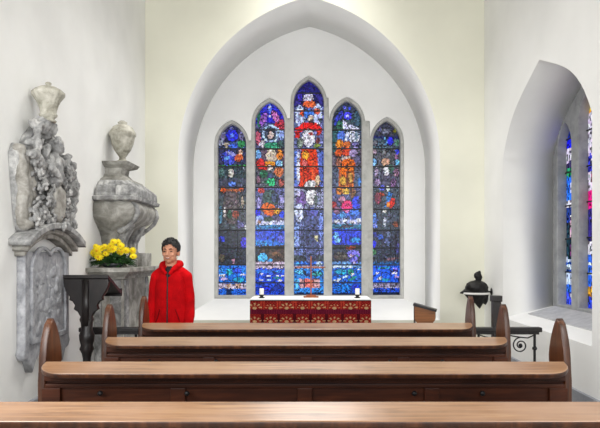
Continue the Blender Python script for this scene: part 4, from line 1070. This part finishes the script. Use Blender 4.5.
    chain(bm, [(-.122, .02, 1.295), (-.05, .02, 1.335), (.05, .02, 1.335), (.122, .02, 1.295)], [.056, .062, .062, .056], 8)
    stack(bm, [(1.32, .125, .085), (1.26, .142, .100), (1.16, .146, .108), (1.08, .144, .106), (1.00, .146, .108), (.90, .150, .112), (.80, .150, .112)])
    fuse('jacket_body', bm, m_red, p, .007, 5, .005, 9)
    for s in (-1, 1):
        bm = bmesh.new()
        sh, elb, wr = Vector((s * .134, .02, 1.285)), Vector((s * .164, .03, 1.05)), Vector((s * .166, -.028, .84))
        chain(bm, [sh, (s * .152, .025, 1.18), elb, (s * .168, .0, .94), wr], [.056, .052, .049, .046, .040], 14)
        fuse('sleeve', bm, m_red, p, .007, 4, .006, 12)
        bm = bmesh.new(); chain(bm, [wr + Vector((0, 0, .01)), wr + Vector((0, -.004, -.02))], [.044, .042], 3); fuse('cuff', bm, m_redd, p, .006, 2)
        bm = bmesh.new(); chain(bm, [(s * .070, -.088, 1.0), (s * .105, -.078, .90)], [.006, .006], 8); fuse('pocket_seam', bm, m_redd, p, .004, 1)
    bm = bmesh.new()   # waistband
    for k in range(28):
        a = 2 * PI * k / 28; ell(bm, (.132 * math.cos(a), .015 + .096 * math.sin(a), .765), (.024, .02, .028), sub=1)
    fuse('waistband', bm, m_redd, p, .008, 3)
    bm = bmesh.new()   # hood lying round the neck and over the shoulders
    pts = [(-.018, -.080, 1.315), (-.045, -.070, 1.350), (-.072, -.030, 1.378), (-.078, .03, 1.395), (-.05, .08, 1.395), (0, .10, 1.385), (.05, .08, 1.395), (.078, .03, 1.395), (.072, -.030, 1.378), (.045, -.070, 1.350), (.018, -.080, 1.315)]
    chain(bm, pts, [.014, .020, .026, .032, .040, .045, .040, .032, .026, .020, .014], 6); ell(bm, (0, .10, 1.31), (.09, .045, .08))
    fuse('hood', bm, m_red, p, .006, 2, .006, 25)
    bm = bmesh.new(); chain(bm, [(0, -.088, 1.32), (0, -.090, 1.24), (0, -.096, 1.12), (0, -.096, 1.0), (0, -.100, .90), (0, -.100, .78)], [.007] * 6, 14); fuse('zip', bm, m_zip, p, .004, 1)
    # trousers
    bm = bmesh.new()
    ell(bm, (0, .018, .80), (.152, .105, .07), sub=3)
    for s in (-1, 1):
        chain(bm, [(s * .085, .02, .78), (s * .096, .01, .46), (s * .10, .03, .10)], [.094, .070, .058], 12)
    fuse('trousers', bm, m_jeans, p, .008, 4, .008, 14)
    for s in (-1, 1):
        bm = bmesh.new(); chain(bm, [(s * .10, .065, .045), (s * .105, -.02, .05), (s * .12, -.11, .038)], [.042, .044, .036], 7)
        for v in bm.verts: v.co.z = max(.003, v.co.z)
        fuse('shoe', bm, m_shoe, p, .006, 2)
    return p
person()

# ------------------------------------------------------------------ light
w = bpy.data.worlds.new('World'); S.world = w; w.use_nodes = True
bg = w.node_tree.nodes['Background']; bg.inputs['Color'].default_value = (.93, .96, 1.0, 1); bg.inputs['Strength'].default_value = 1.1
def area(name, loc, rot, sx, sy, e, col):
    l = bpy.data.lights.new(name, 'AREA'); l.shape = 'RECTANGLE'; l.size = sx; l.size_y = sy; l.energy = e; l.color = col
    o = bpy.data.objects.new(name, l); COL.objects.link(o); o.location = loc; o.rotation_euler = rot
    return o
area('ceiling_fill', (0, 5.9, 5.25), (0, 0, 0), 1.2, 2.2, 62, (1.0, .99, .97)).data.spread = math.radians(105)  # unseen overhead light, added for ledge sheen and a brighter floor and sill
area('nave_fill', (0, -1.6, 2.0), (math.radians(90), 0, 0), 4.0, 3.0, 118, (1.0, .99, .985))  # added fill behind the camera, lifts the walls and recess jambs
area('side_fill', (1.6, 1.6, 2.6), (math.radians(80), 0, math.radians(44)), 1.2, 1.2, 26, (1.0, .995, .99))  # added out-of-view fill, no fixture, brightens the opposite side wall
area('side_fill', (-1.6, 1.6, 2.2), (math.radians(80), 0, math.radians(-44)), 1.2, 1.2, 50, (1.0, .995, .99))  # matching added fill, brightens the right wall and its recess
# ------------------------------------------------------------------ camera
cam = bpy.data.cameras.new('camera'); co = bpy.data.objects.new('camera', cam); COL.objects.link(co)
co.location = (0, 0, CAMZ); co.rotation_euler = (PI / 2, 0, 0)
cam.sensor_width = 36; cam.lens = 36; cam.shift_x = -11 / 600; cam.shift_y = 42 / 600; cam.clip_start = .05
S.camera = co
S.view_settings.view_transform = 'Standard'; S.view_settings.look = 'None'
S.view_settings.gamma = 1; S.view_settings.use_curve_mapping = False
S.view_settings.exposure = 0.0
